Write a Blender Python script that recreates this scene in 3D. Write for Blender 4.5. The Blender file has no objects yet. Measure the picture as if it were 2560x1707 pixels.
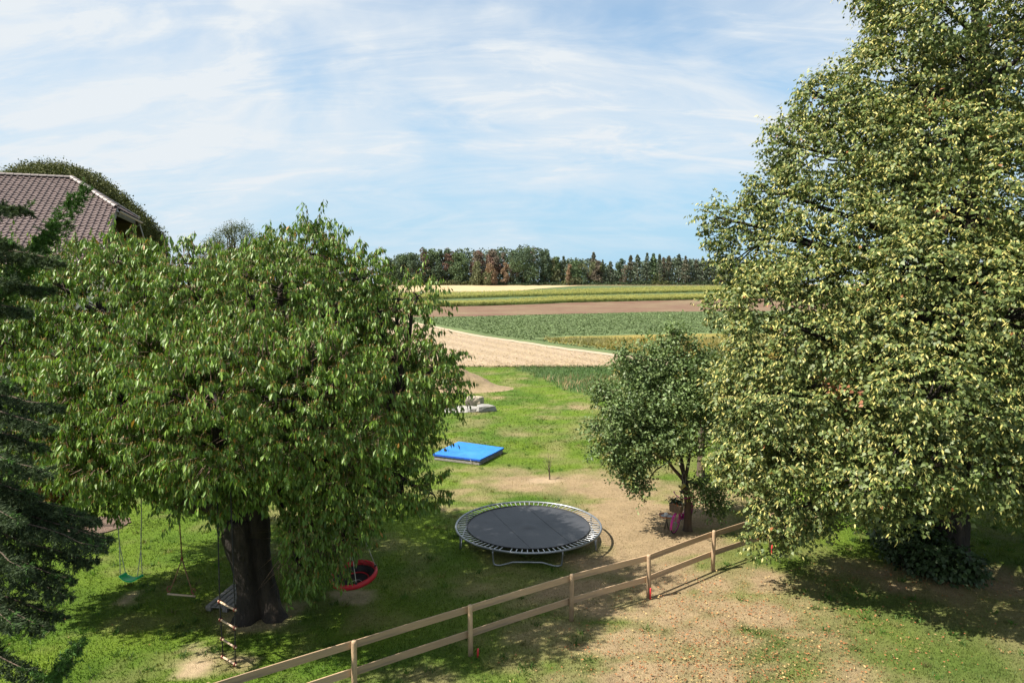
import bpy, math, random
import numpy as np
from mathutils import Vector, Matrix

sc = bpy.context.scene
COL = sc.collection
R_ = math.radians

# ------------------------------------------------------------------ camera
CAM_H, PITCH, FPX = 7.9, R_(4.81), 2560 * 24 / 36.0
cam_d = bpy.data.cameras.new('camera')
cam = bpy.data.objects.new('camera', cam_d)
COL.objects.link(cam)
cam.location = (0, 0, CAM_H)
cam.rotation_euler = (R_(90) - PITCH, 0, 0)
cam_d.sensor_width = 36
cam_d.lens = 24
cam_d.clip_start = 0.1
cam_d.clip_end = 6000
sc.camera = cam

# ------------------------------------------------------------------ light and sky
SUN_AZ = math.atan2(-0.955, -0.295)          # the sun stands left of and a little behind the camera
SUN_EL = R_(51)
EXPOSURE = 1.35
sc.view_settings.view_transform = 'Standard'
sc.view_settings.look = 'None'
sc.view_settings.gamma = 1
sc.view_settings.use_curve_mapping = False
sc.view_settings.exposure = EXPOSURE

world = bpy.data.worlds.new('World')
sc.world = world
world.use_nodes = True


def build_world():
    nt = world.node_tree
    N, L = nt.nodes, nt.links
    bg = N['Background']
    bg.inputs[1].default_value = 0.072
    sky = N.new('ShaderNodeTexSky')
    sky.sky_type = 'NISHITA'
    sky.sun_disc = False
    sky.sun_elevation = SUN_EL
    sky.sun_rotation = SUN_AZ
    sky.air_density = 1.0
    sky.dust_density = 0.3
    sky.ozone_density = 2.0
    tc = N.new('ShaderNodeTexCoord')
    sep = N.new('ShaderNodeSeparateXYZ')
    L.new(tc.outputs['Generated'], sep.inputs[0])

    def math_(op, a, b=None, clamp=False):
        n = N.new('ShaderNodeMath')
        n.operation = op
        n.use_clamp = clamp
        for i, v in enumerate((a, b)):
            if v is None:
                continue
            if isinstance(v, (int, float)):
                n.inputs[i].default_value = v
            else:
                L.new(v, n.inputs[i])
        return n.outputs[0]
    z = math_('MAXIMUM', sep.outputs[2], 0.0)
    den = math_('ADD', z, 0.30)
    u = math_('DIVIDE', sep.outputs[0], den)
    v = math_('DIVIDE', sep.outputs[1], den)
    comb = N.new('ShaderNodeCombineXYZ')
    L.new(u, comb.inputs[0])
    L.new(v, comb.inputs[1])

    def cloud(scale, sx, sy, rot, lo, hi, detail=8, dist=0.6, rough=0.6, seed=0):
        mp = N.new('ShaderNodeMapping')
        L.new(comb.outputs[0], mp.inputs[0])
        mp.inputs['Rotation'].default_value = (0, 0, rot)
        mp.inputs['Scale'].default_value = (sx, sy, 1)
        mp.inputs['Location'].default_value = (seed, seed * 1.7, seed * 0.3)
        no = N.new('ShaderNodeTexNoise')
        no.inputs['Scale'].default_value = scale
        no.inputs['Detail'].default_value = detail
        no.inputs['Roughness'].default_value = rough
        no.inputs['Distortion'].default_value = dist
        L.new(mp.outputs[0], no.inputs['Vector'])
        mr = N.new('ShaderNodeMapRange')
        mr.interpolation_type = 'SMOOTHSTEP'
        L.new(no.outputs[0], mr.inputs[0])
        mr.inputs[1].default_value = lo
        mr.inputs[2].default_value = hi
        return mr.outputs[0]
    broad = cloud(1.1, 0.8, 1.0, 0.5, 0.34, 0.62, detail=5, dist=0.7, rough=0.5, seed=4.4)
    wisps = cloud(2.3, 0.6, 1.6, -0.35, 0.38, 0.70, detail=10, dist=1.2, rough=0.62, seed=7.7)
    fine = cloud(4.6, 0.55, 1.7, 0.75, 0.44, 0.76, detail=12, dist=1.0, rough=0.66, seed=1.3)
    a = math_('MULTIPLY', broad, 0.62)
    b = math_('MULTIPLY', wisps, 0.42)
    c = math_('MULTIPLY', fine, 0.55)
    dens = math_('ADD', math_('ADD', a, b), math_('MULTIPLY', c, math_('ADD', broad, 0.15)))
    # the cloud sheet is thicker towards the sun's side (left)
    dens = math_('ADD', dens, math_('MULTIPLY', sep.outputs[0], -0.25))
    low = N.new('ShaderNodeMapRange')
    low.interpolation_type = 'SMOOTHSTEP'
    L.new(sep.outputs[2], low.inputs[0])
    low.inputs[1].default_value = 0.0
    low.inputs[2].default_value = 0.22
    low.inputs[3].default_value = 0.62
    low.inputs[4].default_value = 1.0
    dens = math_('MULTIPLY', dens, low.outputs[0])
    dens = math_('MULTIPLY', dens, 1.12, clamp=True)
    mix = N.new('ShaderNodeMixRGB')
    L.new(dens, mix.inputs[0])
    # pale blue summer haze low over the land, all the way round
    hz = N.new('ShaderNodeMapRange')
    hz.interpolation_type = 'SMOOTHSTEP'
    L.new(sep.outputs[2], hz.inputs[0])
    hz.inputs[1].default_value = 0.0
    hz.inputs[2].default_value = 0.42
    hz.inputs[3].default_value = 0.96
    hz.inputs[4].default_value = 0.34
    hm = N.new('ShaderNodeMixRGB')
    L.new(hz.outputs[0], hm.inputs[0])
    L.new(sky.outputs[0], hm.inputs[1])
    hm.inputs[2].default_value = (2.35, 3.75, 4.8, 1)
    L.new(hm.outputs[0], mix.inputs[1])
    mix.inputs[2].default_value = (4.45, 4.75, 5.0, 1)
    L.new(mix.outputs[0], bg.inputs[0])


build_world()

sun_d = bpy.data.lights.new('sun', 'SUN')
sun_d.energy = 4.6
sun_d.angle = R_(0.53)
sun_d.color = (1.0, 0.93, 0.82)
sun = bpy.data.objects.new('sun', sun_d)
COL.objects.link(sun)
SUN_DIR = Vector((math.sin(SUN_AZ) * math.cos(SUN_EL), math.cos(SUN_AZ) * math.cos(SUN_EL), math.sin(SUN_EL)))
sun.rotation_euler = SUN_DIR.to_track_quat('Z', 'Y').to_euler()
sun.location = (0, 0, 60)

# ------------------------------------------------------------------ survey: where a sight line meets the place
DS = 2560 / 2352.0
cp, sp = math.cos(PITCH), math.sin(PITCH)


def ray(x, y):
    a, b = (x - 1280) / FPX, (853.5 - y) / FPX
    return np.array([a, cp + b * sp, -sp + b * cp])


def P(x, y, d):                    # point at distance d north of the camera
    r = ray(x, y)
    t = d / r[1]
    return np.array([r[0] * t, d, CAM_H + r[2] * t])


def G(x, y, z=0.0):                # point on the level z
    r = ray(x, y)
    t = (z - CAM_H) / r[2]
    return np.array([r[0] * t, r[1] * t, z])


def PD(x, y, d): return P(x * DS, y * DS, d)
def GD(x, y, z=0.0): return G(x * DS, y * DS, z)


ZK = [(-80, 0), (66, 0), (185, 0.0), (250, 0.7), (300, 3.3), (340, 4.9), (400, 7.2), (460, 7.5), (4000, 7.6)]


def zt(y):
    return np.interp(y, [k[0] for k in ZK], [k[1] for k in ZK])


def TG(x, y):                      # point on the terrain
    r = ray(x * DS, y * DS)
    ys = np.linspace(10, 1500, 15000)
    zz = CAM_H + r[2] / r[1] * ys
    k = np.nonzero(zz <= zt(ys))[0]
    d = ys[k[0]] if len(k) else 450.0
    return np.array([r[0] / r[1] * d, d, float(zt(d))])


# ------------------------------------------------------------------ small noise library
def _hash(ix, iy, s):
    h = (ix.astype(np.int64) * 374761393 + iy.astype(np.int64) * 668265263 + s * 144269504) & 0x7fffffff
    h = ((h ^ (h >> 13)) * 1274126177) & 0x7fffffff
    return ((h ^ (h >> 16)) & 0xffff) / 65535.0


def vnoise(x, y, s=0):
    x, y = np.asarray(x, float), np.asarray(y, float)
    ix, iy = np.floor(x), np.floor(y)
    fx, fy = x - ix, y - iy
    fx, fy = fx * fx * (3 - 2 * fx), fy * fy * (3 - 2 * fy)
    a, b = _hash(ix, iy, s), _hash(ix + 1, iy, s)
    c, d = _hash(ix, iy + 1, s), _hash(ix + 1, iy + 1, s)
    return (a * (1 - fx) + b * fx) * (1 - fy) + (c * (1 - fx) + d * fx) * fy


def fbm(x, y, s=0, o=4):
    v, a, t = 0, 1.0, 0
    for k in range(o):
        v = v + a * vnoise(x * 2 ** k, y * 2 ** k, s + k * 17)
        t += a
        a *= 0.5
    return v / t


def norm(v):
    return v / np.maximum(np.linalg.norm(v, axis=-1, keepdims=True), 1e-9)


def sph(rng, n):
    return norm(rng.normal(size=(n, 3)))


# ------------------------------------------------------------------ objects
def tag(o, label=None, cat=None, group=None, kind=None):
    if label: o['label'] = label
    if cat: o['category'] = cat
    if group: o['group'] = group
    if kind: o['kind'] = kind
    return o


def thing(name, loc, label, cat, group=None):
    o = bpy.data.objects.new(name, None)
    COL.objects.link(o)
    o.location = loc
    o.empty_display_size = 0.2
    return tag(o, label, cat, group)


def wloc(o):
    v = np.zeros(3)
    while o is not None:
        v += np.array(o.location)
        o = o.parent
    return v


def link(name, me, parent=None):
    o = bpy.data.objects.new(name, me)
    COL.objects.link(o)
    if parent is not None:
        o.parent = parent
    return o


def np_mesh(name, V, F, mat, parent=None, col=None, smooth=False, world=True):
    """V (n,3), F (m,k) arrays in world coordinates -> one mesh object."""
    V = np.asarray(V, np.float32)
    F = np.asarray(F, np.int32)
    if parent is not None and world:
        V = V - wloc(parent).astype(np.float32)
    me = bpy.data.meshes.new(name)
    me.vertices.add(len(V))
    me.vertices.foreach_set('co', V.ravel())
    k = F.shape[1]
    me.loops.add(F.size)
    me.loops.foreach_set('vertex_index', F.ravel())
    me.polygons.add(len(F))
    me.polygons.foreach_set('loop_start', np.arange(0, F.size, k, dtype=np.int32))
    if smooth:
        me.polygons.foreach_set('use_smooth', np.ones(len(F), bool))
    me.update(calc_edges=True)
    if col is not None:
        c = np.ones((len(V), 4), np.float32)
        c[:, :3] = col
        at = me.color_attributes.new('Col', 'FLOAT_COLOR', 'POINT')
        at.data.foreach_set('color', c.ravel())
    me.materials.append(mat)
    return link(name, me, parent)


class MB:
    """collects shapes and links them as one mesh object"""
    def __init__(self, M=None):
        self.v, self.f, self.s, self.M = [], [], [], M

    def add(self, vs, fs, smooth=False):
        b = len(self.v)
        for p in vs:
            p = Vector([float(c) for c in p])
            self.v.append(tuple(self.M @ p) if self.M is not None else tuple(p))
        self.f += [tuple(i + b for i in f) for f in fs]
        self.s += [smooth] * len(fs)
        return self

    def box(self, c, size, ax=None, bev=0.0):
        X, Y, Z = [np.array(a, float) for a in (ax or ((1, 0, 0), (0, 1, 0), (0, 0, 1)))]
        c = np.array(c, float)
        hx, hy, hz = [s / 2 for s in size]
        if bev <= 0:
            vs = [c + i * hx * X + j * hy * Y + k * hz * Z for i in (-1, 1) for j in (-1, 1) for k in (-1, 1)]
            return self.add(vs, [(0, 1, 3, 2), (4, 6, 7, 5), (0, 4, 5, 1), (2, 3, 7, 6), (0, 2, 6, 4), (1, 5, 7, 3)])
        b = min(bev, hx * .9, hy * .9, hz * .9)        # chamfered along the long sides: octagon section swept on X
        sec = [(hy, hz - b), (hy - b, hz), (-hy + b, hz), (-hy, hz - b), (-hy, -hz + b), (-hy + b, -hz), (hy - b, -hz), (hy, -hz + b)]
        vs = [c + s * hx * X + y * Y + z * Z for s in (-1, 1) for y, z in sec]
        fs = [(i, (i + 1) % 8, 8 + (i + 1) % 8, 8 + i) for i in range(8)] + [tuple(range(7, -1, -1)), tuple(range(8, 16))]
        return self.add(vs, fs)

    def tube(self, pts, rad, n=8, closed=False, caps=True, wob=None):
        pts = np.array(pts, float)
        m = len(pts)
        rad = np.full(m, rad, float) if np.isscalar(rad) else np.array(rad, float)
        if closed:
            tan = norm(np.roll(pts, -1, 0) - np.roll(pts, 1, 0))
        else:
            tan = norm(np.gradient(pts, axis=0))
        ref = np.array([0, 0, 1.0]) if abs(tan[0][2]) < 0.9 else np.array([1.0, 0, 0])
        vs = []
        for i in range(m):
            a = np.cross(tan[i], ref)
            a /= max(np.linalg.norm(a), 1e-9)
            b = np.cross(a, tan[i])
            ref = b
            for k in range(n):
                t = 2 * math.pi * k / n
                r = rad[i] * (wob(i, k) if wob else 1.0)
                vs.append(pts[i] + r * (math.cos(t) * a + math.sin(t) * b))
        fs = []
        for i in range(m if closed else m - 1):
            j = (i + 1) % m
            for k in range(n):
                q = (k + 1) % n
                fs.append((i * n + k, i * n + q, j * n + q, j * n + k))
        if caps and not closed:
            fs += [tuple(range(n - 1, -1, -1)), tuple((m - 1) * n + k for k in range(n))]
        return self.add(vs, fs, smooth=True)

    def lathe(self, c, prof, n=20):
        c = np.array(c, float)
        vs = [c + np.array([r * math.cos(2 * math.pi * k / n), r * math.sin(2 * math.pi * k / n), z]) for r, z in prof for k in range(n)]
        fs = [(i * n + k, i * n + (k + 1) % n, (i + 1) * n + (k + 1) % n, (i + 1) * n + k) for i in range(len(prof) - 1) for k in range(n)]
        return self.add(vs, fs, smooth=True)

    def ball(self, c, r, n=10, sq=(1, 1, 1)):
        prof = [(max(1e-4, math.sin(math.pi * i / 6)) * r, -math.cos(math.pi * i / 6) * r) for i in range(7)]
        b = len(self.v)
        self.lathe((0, 0, 0), prof, n)
        c = np.array(c, float)
        for i in range(b, len(self.v)):
            p = np.array(self.v[i]) if self.M is None else np.array(self.M.inverted() @ Vector(self.v[i]))
            p = p * np.array(sq) + c
            self.v[i] = tuple(p) if self.M is None else tuple(self.M @ Vector(p))
        return self

    def build(self, name, mat, parent=None, world=True):
        V = np.array(self.v, float)
        if parent is not None and world:
            V = V - wloc(parent)
        me = bpy.data.meshes.new(name)
        me.from_pydata([tuple(p) for p in V], [], self.f)
        me.polygons.foreach_set('use_smooth', np.array(self.s, bool))
        me.materials.append(mat)
        me.update()
        return link(name, me, parent)


# ------------------------------------------------------------------ materials
def mat_basic(name, color, rough=0.6, metal=0.0, var=0.15, scale=6.0, bump=0.0, bscale=40.0, spec=0.5, stretch=None, dark=None, dlo=0.45, dhi=0.7, rand=0.0):
    m = bpy.data.materials.new(name)
    m.use_nodes = True
    N, L = m.node_tree.nodes, m.node_tree.links
    b = N['Principled BSDF']
    b.inputs['Roughness'].default_value = rough
    b.inputs['Metallic'].default_value = metal
    b.inputs['Specular IOR Level'].default_value = spec
    tc = N.new('ShaderNodeTexCoord')
    mp = N.new('ShaderNodeMapping')
    L.new(tc.outputs['Object'], mp.inputs[0])
    if stretch:
        mp.inputs['Scale'].default_value = stretch
    no = N.new('ShaderNodeTexNoise')
    no.inputs['Scale'].default_value = scale
    no.inputs['Detail'].default_value = 6
    L.new(mp.outputs[0], no.inputs['Vector'])
    ramp = N.new('ShaderNodeMapRange')
    L.new(no.outputs[0], ramp.inputs[0])
    ramp.inputs[1].default_value = 0.3
    ramp.inputs[2].default_value = 0.7
    mx = N.new('ShaderNodeMixRGB')
    L.new(ramp.outputs[0], mx.inputs[0])
    c = np.array(color)
    mx.inputs[1].default_value = tuple(c * (1 - var)) + (1,)
    mx.inputs[2].default_value = tuple(np.minimum(c * (1 + var), 0.95)) + (1,)
    out = mx.outputs[0]
    if dark is not None:
        n2 = N.new('ShaderNodeTexNoise')
        n2.inputs['Scale'].default_value = scale * 0.37
        n2.inputs['Detail'].default_value = 8
        L.new(mp.outputs[0], n2.inputs['Vector'])
        mr = N.new('ShaderNodeMapRange')
        L.new(n2.outputs[0], mr.inputs[0])
        mr.inputs[1].default_value = dlo
        mr.inputs[2].default_value = dhi
        m2 = N.new('ShaderNodeMixRGB')
        L.new(mr.outputs[0], m2.inputs[0])
        L.new(out, m2.inputs[1])
        m2.inputs[2].default_value = tuple(dark) + (1,)
        out = m2.outputs[0]
    if rand > 0:
        oi = N.new('ShaderNodeObjectInfo')
        mr = N.new('ShaderNodeMapRange')
        L.new(oi.outputs['Random'], mr.inputs[0])
        mr.inputs[3].default_value = 1 - rand
        mr.inputs[4].default_value = 1 + rand
        vs_ = N.new('ShaderNodeVectorMath')
        vs_.operation = 'SCALE'
        L.new(out, vs_.inputs[0])
        L.new(mr.outputs[0], vs_.inputs['Scale'])
        out = vs_.outputs[0]
    L.new(out, b.inputs['Base Color'])
    if bump > 0:
        nb = N.new('ShaderNodeTexNoise')
        nb.inputs['Scale'].default_value = bscale
        nb.inputs['Detail'].default_value = 5
        L.new(mp.outputs[0], nb.inputs['Vector'])
        bp = N.new('ShaderNodeBump')
        bp.inputs['Strength'].default_value = bump
        bp.inputs['Distance'].default_value = 0.05
        L.new(nb.outputs[0], bp.inputs['Height'])
        L.new(bp.outputs[0], b.inputs['Normal'])
    return m


def mat_leaf(name, rough=0.45, trans=0.3, spec=0.5, tint=(1.15, 1.25, 0.6), fixed=None):
    m = bpy.data.materials.new(name)
    m.use_nodes = True
    N, L = m.node_tree.nodes, m.node_tree.links
    b = N['Principled BSDF']
    at = N.new('ShaderNodeAttribute')
    at.attribute_name = 'Col'
    src = at.outputs['Color']
    L.new(src, b.inputs['Base Color'])
    b.inputs['Roughness'].default_value = rough
    b.inputs['Specular IOR Level'].default_value = spec
    tr = N.new('ShaderNodeBsdfTranslucent')
    mu = N.new('ShaderNodeMixRGB')
    mu.blend_type = 'MULTIPLY'
    mu.inputs[0].default_value = 1
    L.new(src, mu.inputs[1])
    mu.inputs[2].default_value = tint + (1,)
    L.new(mu.outputs[0], tr.inputs[0])
    ms = N.new('ShaderNodeMixShader')
    ms.inputs[0].default_value = trans
    L.new(b.outputs[0], ms.inputs[1])
    L.new(tr.outputs[0], ms.inputs[2])
    L.new(ms.outputs[0], N['Material Output'].inputs[0])
    return m


def mat_ground(name, use_attr=True, color=(0.1, 0.1, 0.1), noises=((3, 0.25), (25, 0.3)), bump=0.5, bscale=30, rough=0.95, color2=None, c2scale=0.05, c2lo=.4, c2hi=.6, rows=None, bdist=0.06):
    m = bpy.data.materials.new(name)
    m.use_nodes = True
    N, L = m.node_tree.nodes, m.node_tree.links
    b = N['Principled BSDF']
    b.inputs['Roughness'].default_value = rough
    b.inputs['Specular IOR Level'].default_value = 0.15
    geo = N.new('ShaderNodeNewGeometry')
    pos = geo.outputs['Position']
    if use_attr:
        at = N.new('ShaderNodeAttribute')
        at.attribute_name = 'Col'
        out = at.outputs['Color']
    else:
        rgb = N.new('ShaderNodeRGB')
        rgb.outputs[0].default_value = tuple(color) + (1,)
        out = rgb.outputs[0]
    if color2 is not None:
        no = N.new('ShaderNodeTexNoise')
        no.inputs['Scale'].default_value = c2scale
        no.inputs['Detail'].default_value = 9
        no.inputs['Roughness'].default_value = 0.65
        L.new(pos, no.inputs['Vector'])
        mr = N.new('ShaderNodeMapRange')
        L.new(no.outputs[0], mr.inputs[0])
        mr.inputs[1].default_value = c2lo
        mr.inputs[2].default_value = c2hi
        mx = N.new('ShaderNodeMixRGB')
        L.new(mr.outputs[0], mx.inputs[0])
        L.new(out, mx.inputs[1])
        mx.inputs[2].default_value = tuple(color2) + (1,)
        out = mx.outputs[0]
    if rows is not None:                      # drill rows: (angle, spacing, strength)
        for ang, spacing, st in rows:
            mp = N.new('ShaderNodeMapping')
            L.new(pos, mp.inputs[0])
            mp.inputs['Rotation'].default_value = (0, 0, ang)
            wv = N.new('ShaderNodeTexWave')
            wv.bands_direction = 'X'
            wv.inputs['Scale'].default_value = 0.314 / spacing
            wv.inputs['Distortion'].default_value = 1.2
            wv.inputs['Detail'].default_value = 4
            wv.inputs['Detail Scale'].default_value = 2.5
            L.new(mp.outputs[0], wv.inputs['Vector'])
            mr = N.new('ShaderNodeMapRange')
            L.new(wv.outputs['Fac'], mr.inputs[0])
            mr.inputs[3].default_value = 1 - st
            mr.inputs[4].default_value = 1 + st
            hs = N.new('ShaderNodeVectorMath')
            hs.operation = 'SCALE'
            L.new(out, hs.inputs[0])
            L.new(mr.outputs[0], hs.inputs['Scale'])
            out = hs.outputs[0]
    last = None
    for sc_, amp in noises:
        no = N.new('ShaderNodeTexNoise')
        no.inputs['Scale'].default_value = sc_
        no.inputs['Detail'].default_value = 6
        no.inputs['Roughness'].default_value = 0.6
        L.new(pos, no.inputs['Vector'])
        mr = N.new('ShaderNodeMapRange')
        L.new(no.outputs[0], mr.inputs[0])
        mr.inputs[1].default_value = 0.25
        mr.inputs[2].default_value = 0.75
        mr.inputs[3].default_value = 1 - amp
        mr.inputs[4].default_value = 1 + amp
        hs = N.new('ShaderNodeVectorMath')
        hs.operation = 'SCALE'
        L.new(out, hs.inputs[0])
        L.new(mr.outputs[0], hs.inputs['Scale'])
        out = hs.outputs[0]
    L.new(out, b.inputs['Base Color'])
    nb = N.new('ShaderNodeTexNoise')
    nb.inputs['Scale'].default_value = bscale
    nb.inputs['Detail'].default_value = 4
    L.new(pos, nb.inputs['Vector'])
    bp = N.new('ShaderNodeBump')
    bp.inputs['Strength'].default_value = bump
    bp.inputs['Distance'].default_value = bdist
    L.new(nb.outputs[0], bp.inputs['Height'])
    L.new(bp.outputs[0], b.inputs['Normal'])
    return m


M_LAWN = mat_ground('lawn_grass', noises=((1.3, .16), (9, .22), (60, .30)), bump=0.7, bscale=45)
M_GROUND = mat_ground('ground_grass', False, (0.075, 0.105, 0.028), color2=(0.14, 0.13, 0.05), c2scale=0.02)
M_STUB = mat_ground('stubble', False, (0.285, 0.222, 0.155), noises=((0.06, .08), (0.8, .06), (6, .14)), bump=0.4, bscale=9, color2=(0.24, 0.185, 0.118), c2scale=0.12, c2lo=.42, c2hi=.70,
                    rows=((R_(-26), 3.2, .09), (R_(-26), 0.7, .10)), bdist=.1)
M_BEET = mat_ground('beet_leaves', False, (0.088, 0.118, 0.050), noises=((0.08, .12), (0.9, .14), (4, .18)), bump=0.35, bscale=2.5, color2=(0.10, 0.135, 0.052), c2scale=0.03, bdist=.2, rows=((R_(87), 7.0, .07), (R_(87), 1.6, .05)))
M_GOLD = mat_ground('ripe_weeds', False, (0.24, 0.185, 0.05), noises=((0.5, .2), (4, .3)), bump=0.8, bscale=4, color2=(0.12, 0.13, 0.035), c2scale=0.10, c2lo=.45, c2hi=.62, bdist=.2)
M_PLOUGH = mat_ground('tilled_soil', False, (0.135, 0.080, 0.055), noises=((0.05, .10), (0.5, .14), (3, .2)), bump=0.7, bscale=2.5, color2=(0.15, 0.112, 0.068), c2scale=0.05, c2lo=.4, c2hi=.65,
                      rows=((R_(82), 3.0, .05),), bdist=.15)
M_GAP = mat_ground('verge_grass', False, (0.075, 0.105, 0.045), noises=((0.3, .2), (3, .25)), bump=.6, bscale=4)
M_TAN = mat_ground('cut_grain', False, (0.38, 0.295, 0.175), noises=((0.05, .05), (0.6, .10)), bump=.3, bscale=3, color2=(0.34, 0.265, 0.15), c2scale=0.03)
M_PATH = mat_ground('pale_track', False, (0.34, 0.27, 0.19), noises=((0.6, .1), (5, .15)), bump=.3, bscale=8)
M_SAND = mat_ground('dry_sand', False, (0.245, 0.185, 0.115), noises=((1.2, .12), (8, .2), (50, .15)), bump=.6, bscale=12, color2=(0.17, 0.135, 0.07), c2scale=1.2, c2lo=.5, c2hi=.7)
M_GRAVEL = mat_ground('pale_gravel', False, (0.34, 0.325, 0.30), noises=((4, .12), (40, .3)), bump=.8, bscale=40)
M_MULCH = mat_ground('bark_mulch', False, (0.13, 0.09, 0.07), noises=((4, .2), (30, .4)), bump=.9, bscale=30, color2=(0.18, 0.14, 0.11), c2scale=9, c2lo=.55, c2hi=.62)
M_CORN = mat_leaf('corn_leaf', .55, .25, .3)
M_FOL = mat_leaf('far_foliage', .7, .12, .2)
M_CHERRY = mat_leaf('cherry_leaf', .48, .20, .38)
M_LINDEN = mat_leaf('linden_leaf', .5, .18, .35)
M_PLUM = mat_leaf('plum_leaf', .5, .22, .35)
M_NEEDLE = mat_leaf('spruce_needle', .7, .12, .12)
M_BLADE = mat_leaf('grass_blade', .6, .3, .25)
M_LITTER = mat_leaf('dry_leaf', .7, .15, .2)
M_BARK = mat_basic('cherry_bark', (0.021, 0.015, 0.011), .9, var=.4, scale=7, bump=1.0, bscale=14, stretch=(1, 1, .35), dark=(.060, .042, .027), dlo=.56, dhi=.78)
M_BARK2 = mat_basic('grey_brown_bark', (0.080, 0.056, 0.038), .9, var=.35, scale=9, bump=.8, bscale=25, stretch=(1, 1, .3))
M_TWIG = mat_basic('young_twig', (0.16, 0.10, 0.07), .8, var=.3)
M_FARBARK = mat_basic('far_bark', (0.13, 0.10, 0.08), .9, var=.3)
M_WOOD = mat_basic('raw_fence_wood', (0.40, 0.275, 0.165), .7, var=.14, scale=5, bump=.25, bscale=30, stretch=(6, 6, .5), dark=(.25, .18, .12), dlo=.50, dhi=.72, rand=.14)
M_POST = mat_basic('raw_post_wood', (0.42, 0.29, 0.175), .7, var=.16, scale=8, bump=.3, bscale=30, stretch=(3, 3, .5), dark=(.27, .19, .12), dlo=.5, dhi=.75, rand=.14)
M_GREYWOOD = mat_basic('weathered_wood', (0.20, 0.185, 0.165), .85, var=.25, scale=10, bump=.4, bscale=30)
M_RUNG = mat_basic('pale_rung_wood', (0.50, 0.37, 0.25), .55, var=.12, scale=12)
M_REDPAINT = mat_basic('red_paint', (0.50, 0.03, 0.035), .5, var=.12)
M_STEEL = mat_basic('galvanised_steel', (0.26, 0.275, 0.29), .42, metal=.85, var=.15, scale=9)
M_SPRING = mat_basic('spring_steel', (0.58, 0.59, 0.60), .35, metal=.6, var=.1)
M_MAT = mat_basic('black_jump_fabric', (0.030, 0.032, 0.038), .5, var=.18, scale=2.2, spec=.35, bump=.06, bscale=300, dark=(.042, .044, .05), dlo=.45, dhi=.6)
M_TARP = mat_basic('blue_tarpaulin', (0.008, 0.150, 0.53), .40, var=.16, scale=2.2, bump=.7, bscale=4, dark=(.03, .20, .58), dlo=.5, dhi=.75)  # lighter blue blotches put the sheet's sheen into its colour
M_TARPDK = mat_basic('blue_tarp_hem', (0.008, 0.06, 0.33), .5, var=.1)
M_STONE = mat_basic('grey_limestone', (0.22, 0.215, 0.20), .9, var=.2, scale=5, bump=.8, bscale=9, dark=(.22, .205, .18), dlo=.52, dhi=.7)
M_SANDSTONE = mat_basic('tan_stone', (0.31, 0.265, 0.20), .9, var=.2, scale=5, bump=.8, bscale=10)
M_MAGENTA = mat_basic('magenta_paint', (0.50, 0.015, 0.27), .4, var=.12, scale=6)
M_TYRE = mat_basic('black_rubber', (0.018, 0.018, 0.02), .8, var=.2)
M_WICKER = mat_basic('brown_wicker', (0.20, 0.145, 0.10), .8, var=.3, scale=30, bump=.6, bscale=80)
M_DARKMETAL = mat_basic('dark_metal', (0.05, 0.045, 0.04), .5, metal=.4, var=.15)
M_TERRA = mat_basic('terracotta', (0.42, 0.185, 0.095), .75, var=.15, scale=12)
M_WATER = mat_basic('grey_dish_floor', (0.22, 0.21, 0.20), .35, var=.15)
M_WHITE = mat_basic('white_stone', (0.72, 0.70, 0.66), .7, var=.08)
M_GREENPL = mat_basic('green_plastic', (0.02, 0.50, 0.15), .35, var=.06)
M_ROPEW = mat_basic('white_rope', (0.46, 0.44, 0.40), .8, var=.12)
M_ROPEB = mat_basic('brown_rope', (0.25, 0.14, 0.075), .85, var=.2)
M_ROPEK = mat_basic('black_rope', (0.02, 0.019, 0.018), .8, var=.2)
M_REDROPE = mat_basic('rusty_knot_rope', (0.20, 0.04, 0.028), .7, var=.2)
M_REDCLOTH = mat_basic('red_padded_cloth', (0.50, 0.018, 0.03), .55, var=.12, scale=8, bump=.3, bscale=12)
M_BLACKCLOTH = mat_basic('black_cloth', (0.022, 0.023, 0.027), .65, var=.2)
M_TILE = mat_basic('mauve_roof_tile', (0.112, 0.079, 0.073), .5, var=.22, scale=3.3, bump=.15, bscale=40, spec=.45, rand=.10)
M_RIDGE = mat_basic('ridge_tile_clay', (0.155, 0.125, 0.115), .45, var=.15, scale=3, bump=.15, bscale=30, spec=.6)
M_ZINC = mat_basic('zinc_gutter', (0.20, 0.20, 0.20), .45, metal=.5, var=.15)
M_FASCIA = mat_basic('grey_fascia', (0.15, 0.14, 0.125), .8, var=.15, bump=.2)
M_DARKWOOD = mat_basic('dark_stained_boards', (0.060, 0.036, 0.022), .75, var=.25, scale=8, bump=.3, stretch=(4, 4, .5))
M_PLASTER = mat_basic('cream_plaster', (0.62, 0.57, 0.48), .9, var=.06, bump=.15, bscale=60)
M_GLASS = mat_basic('window_glass', (0.03, 0.04, 0.05), .08, var=.1, spec=.8)
M_YELLOW = mat_basic('yellow_paint', (0.55, 0.42, 0.02), .55, var=.12)
M_GREENPAINT = mat_basic('green_paint', (0.03, 0.14, 0.06), .55, var=.12)

# ================================================================== LARGE STRUCTURE: ground and fields
rng = np.random.default_rng(11)


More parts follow.
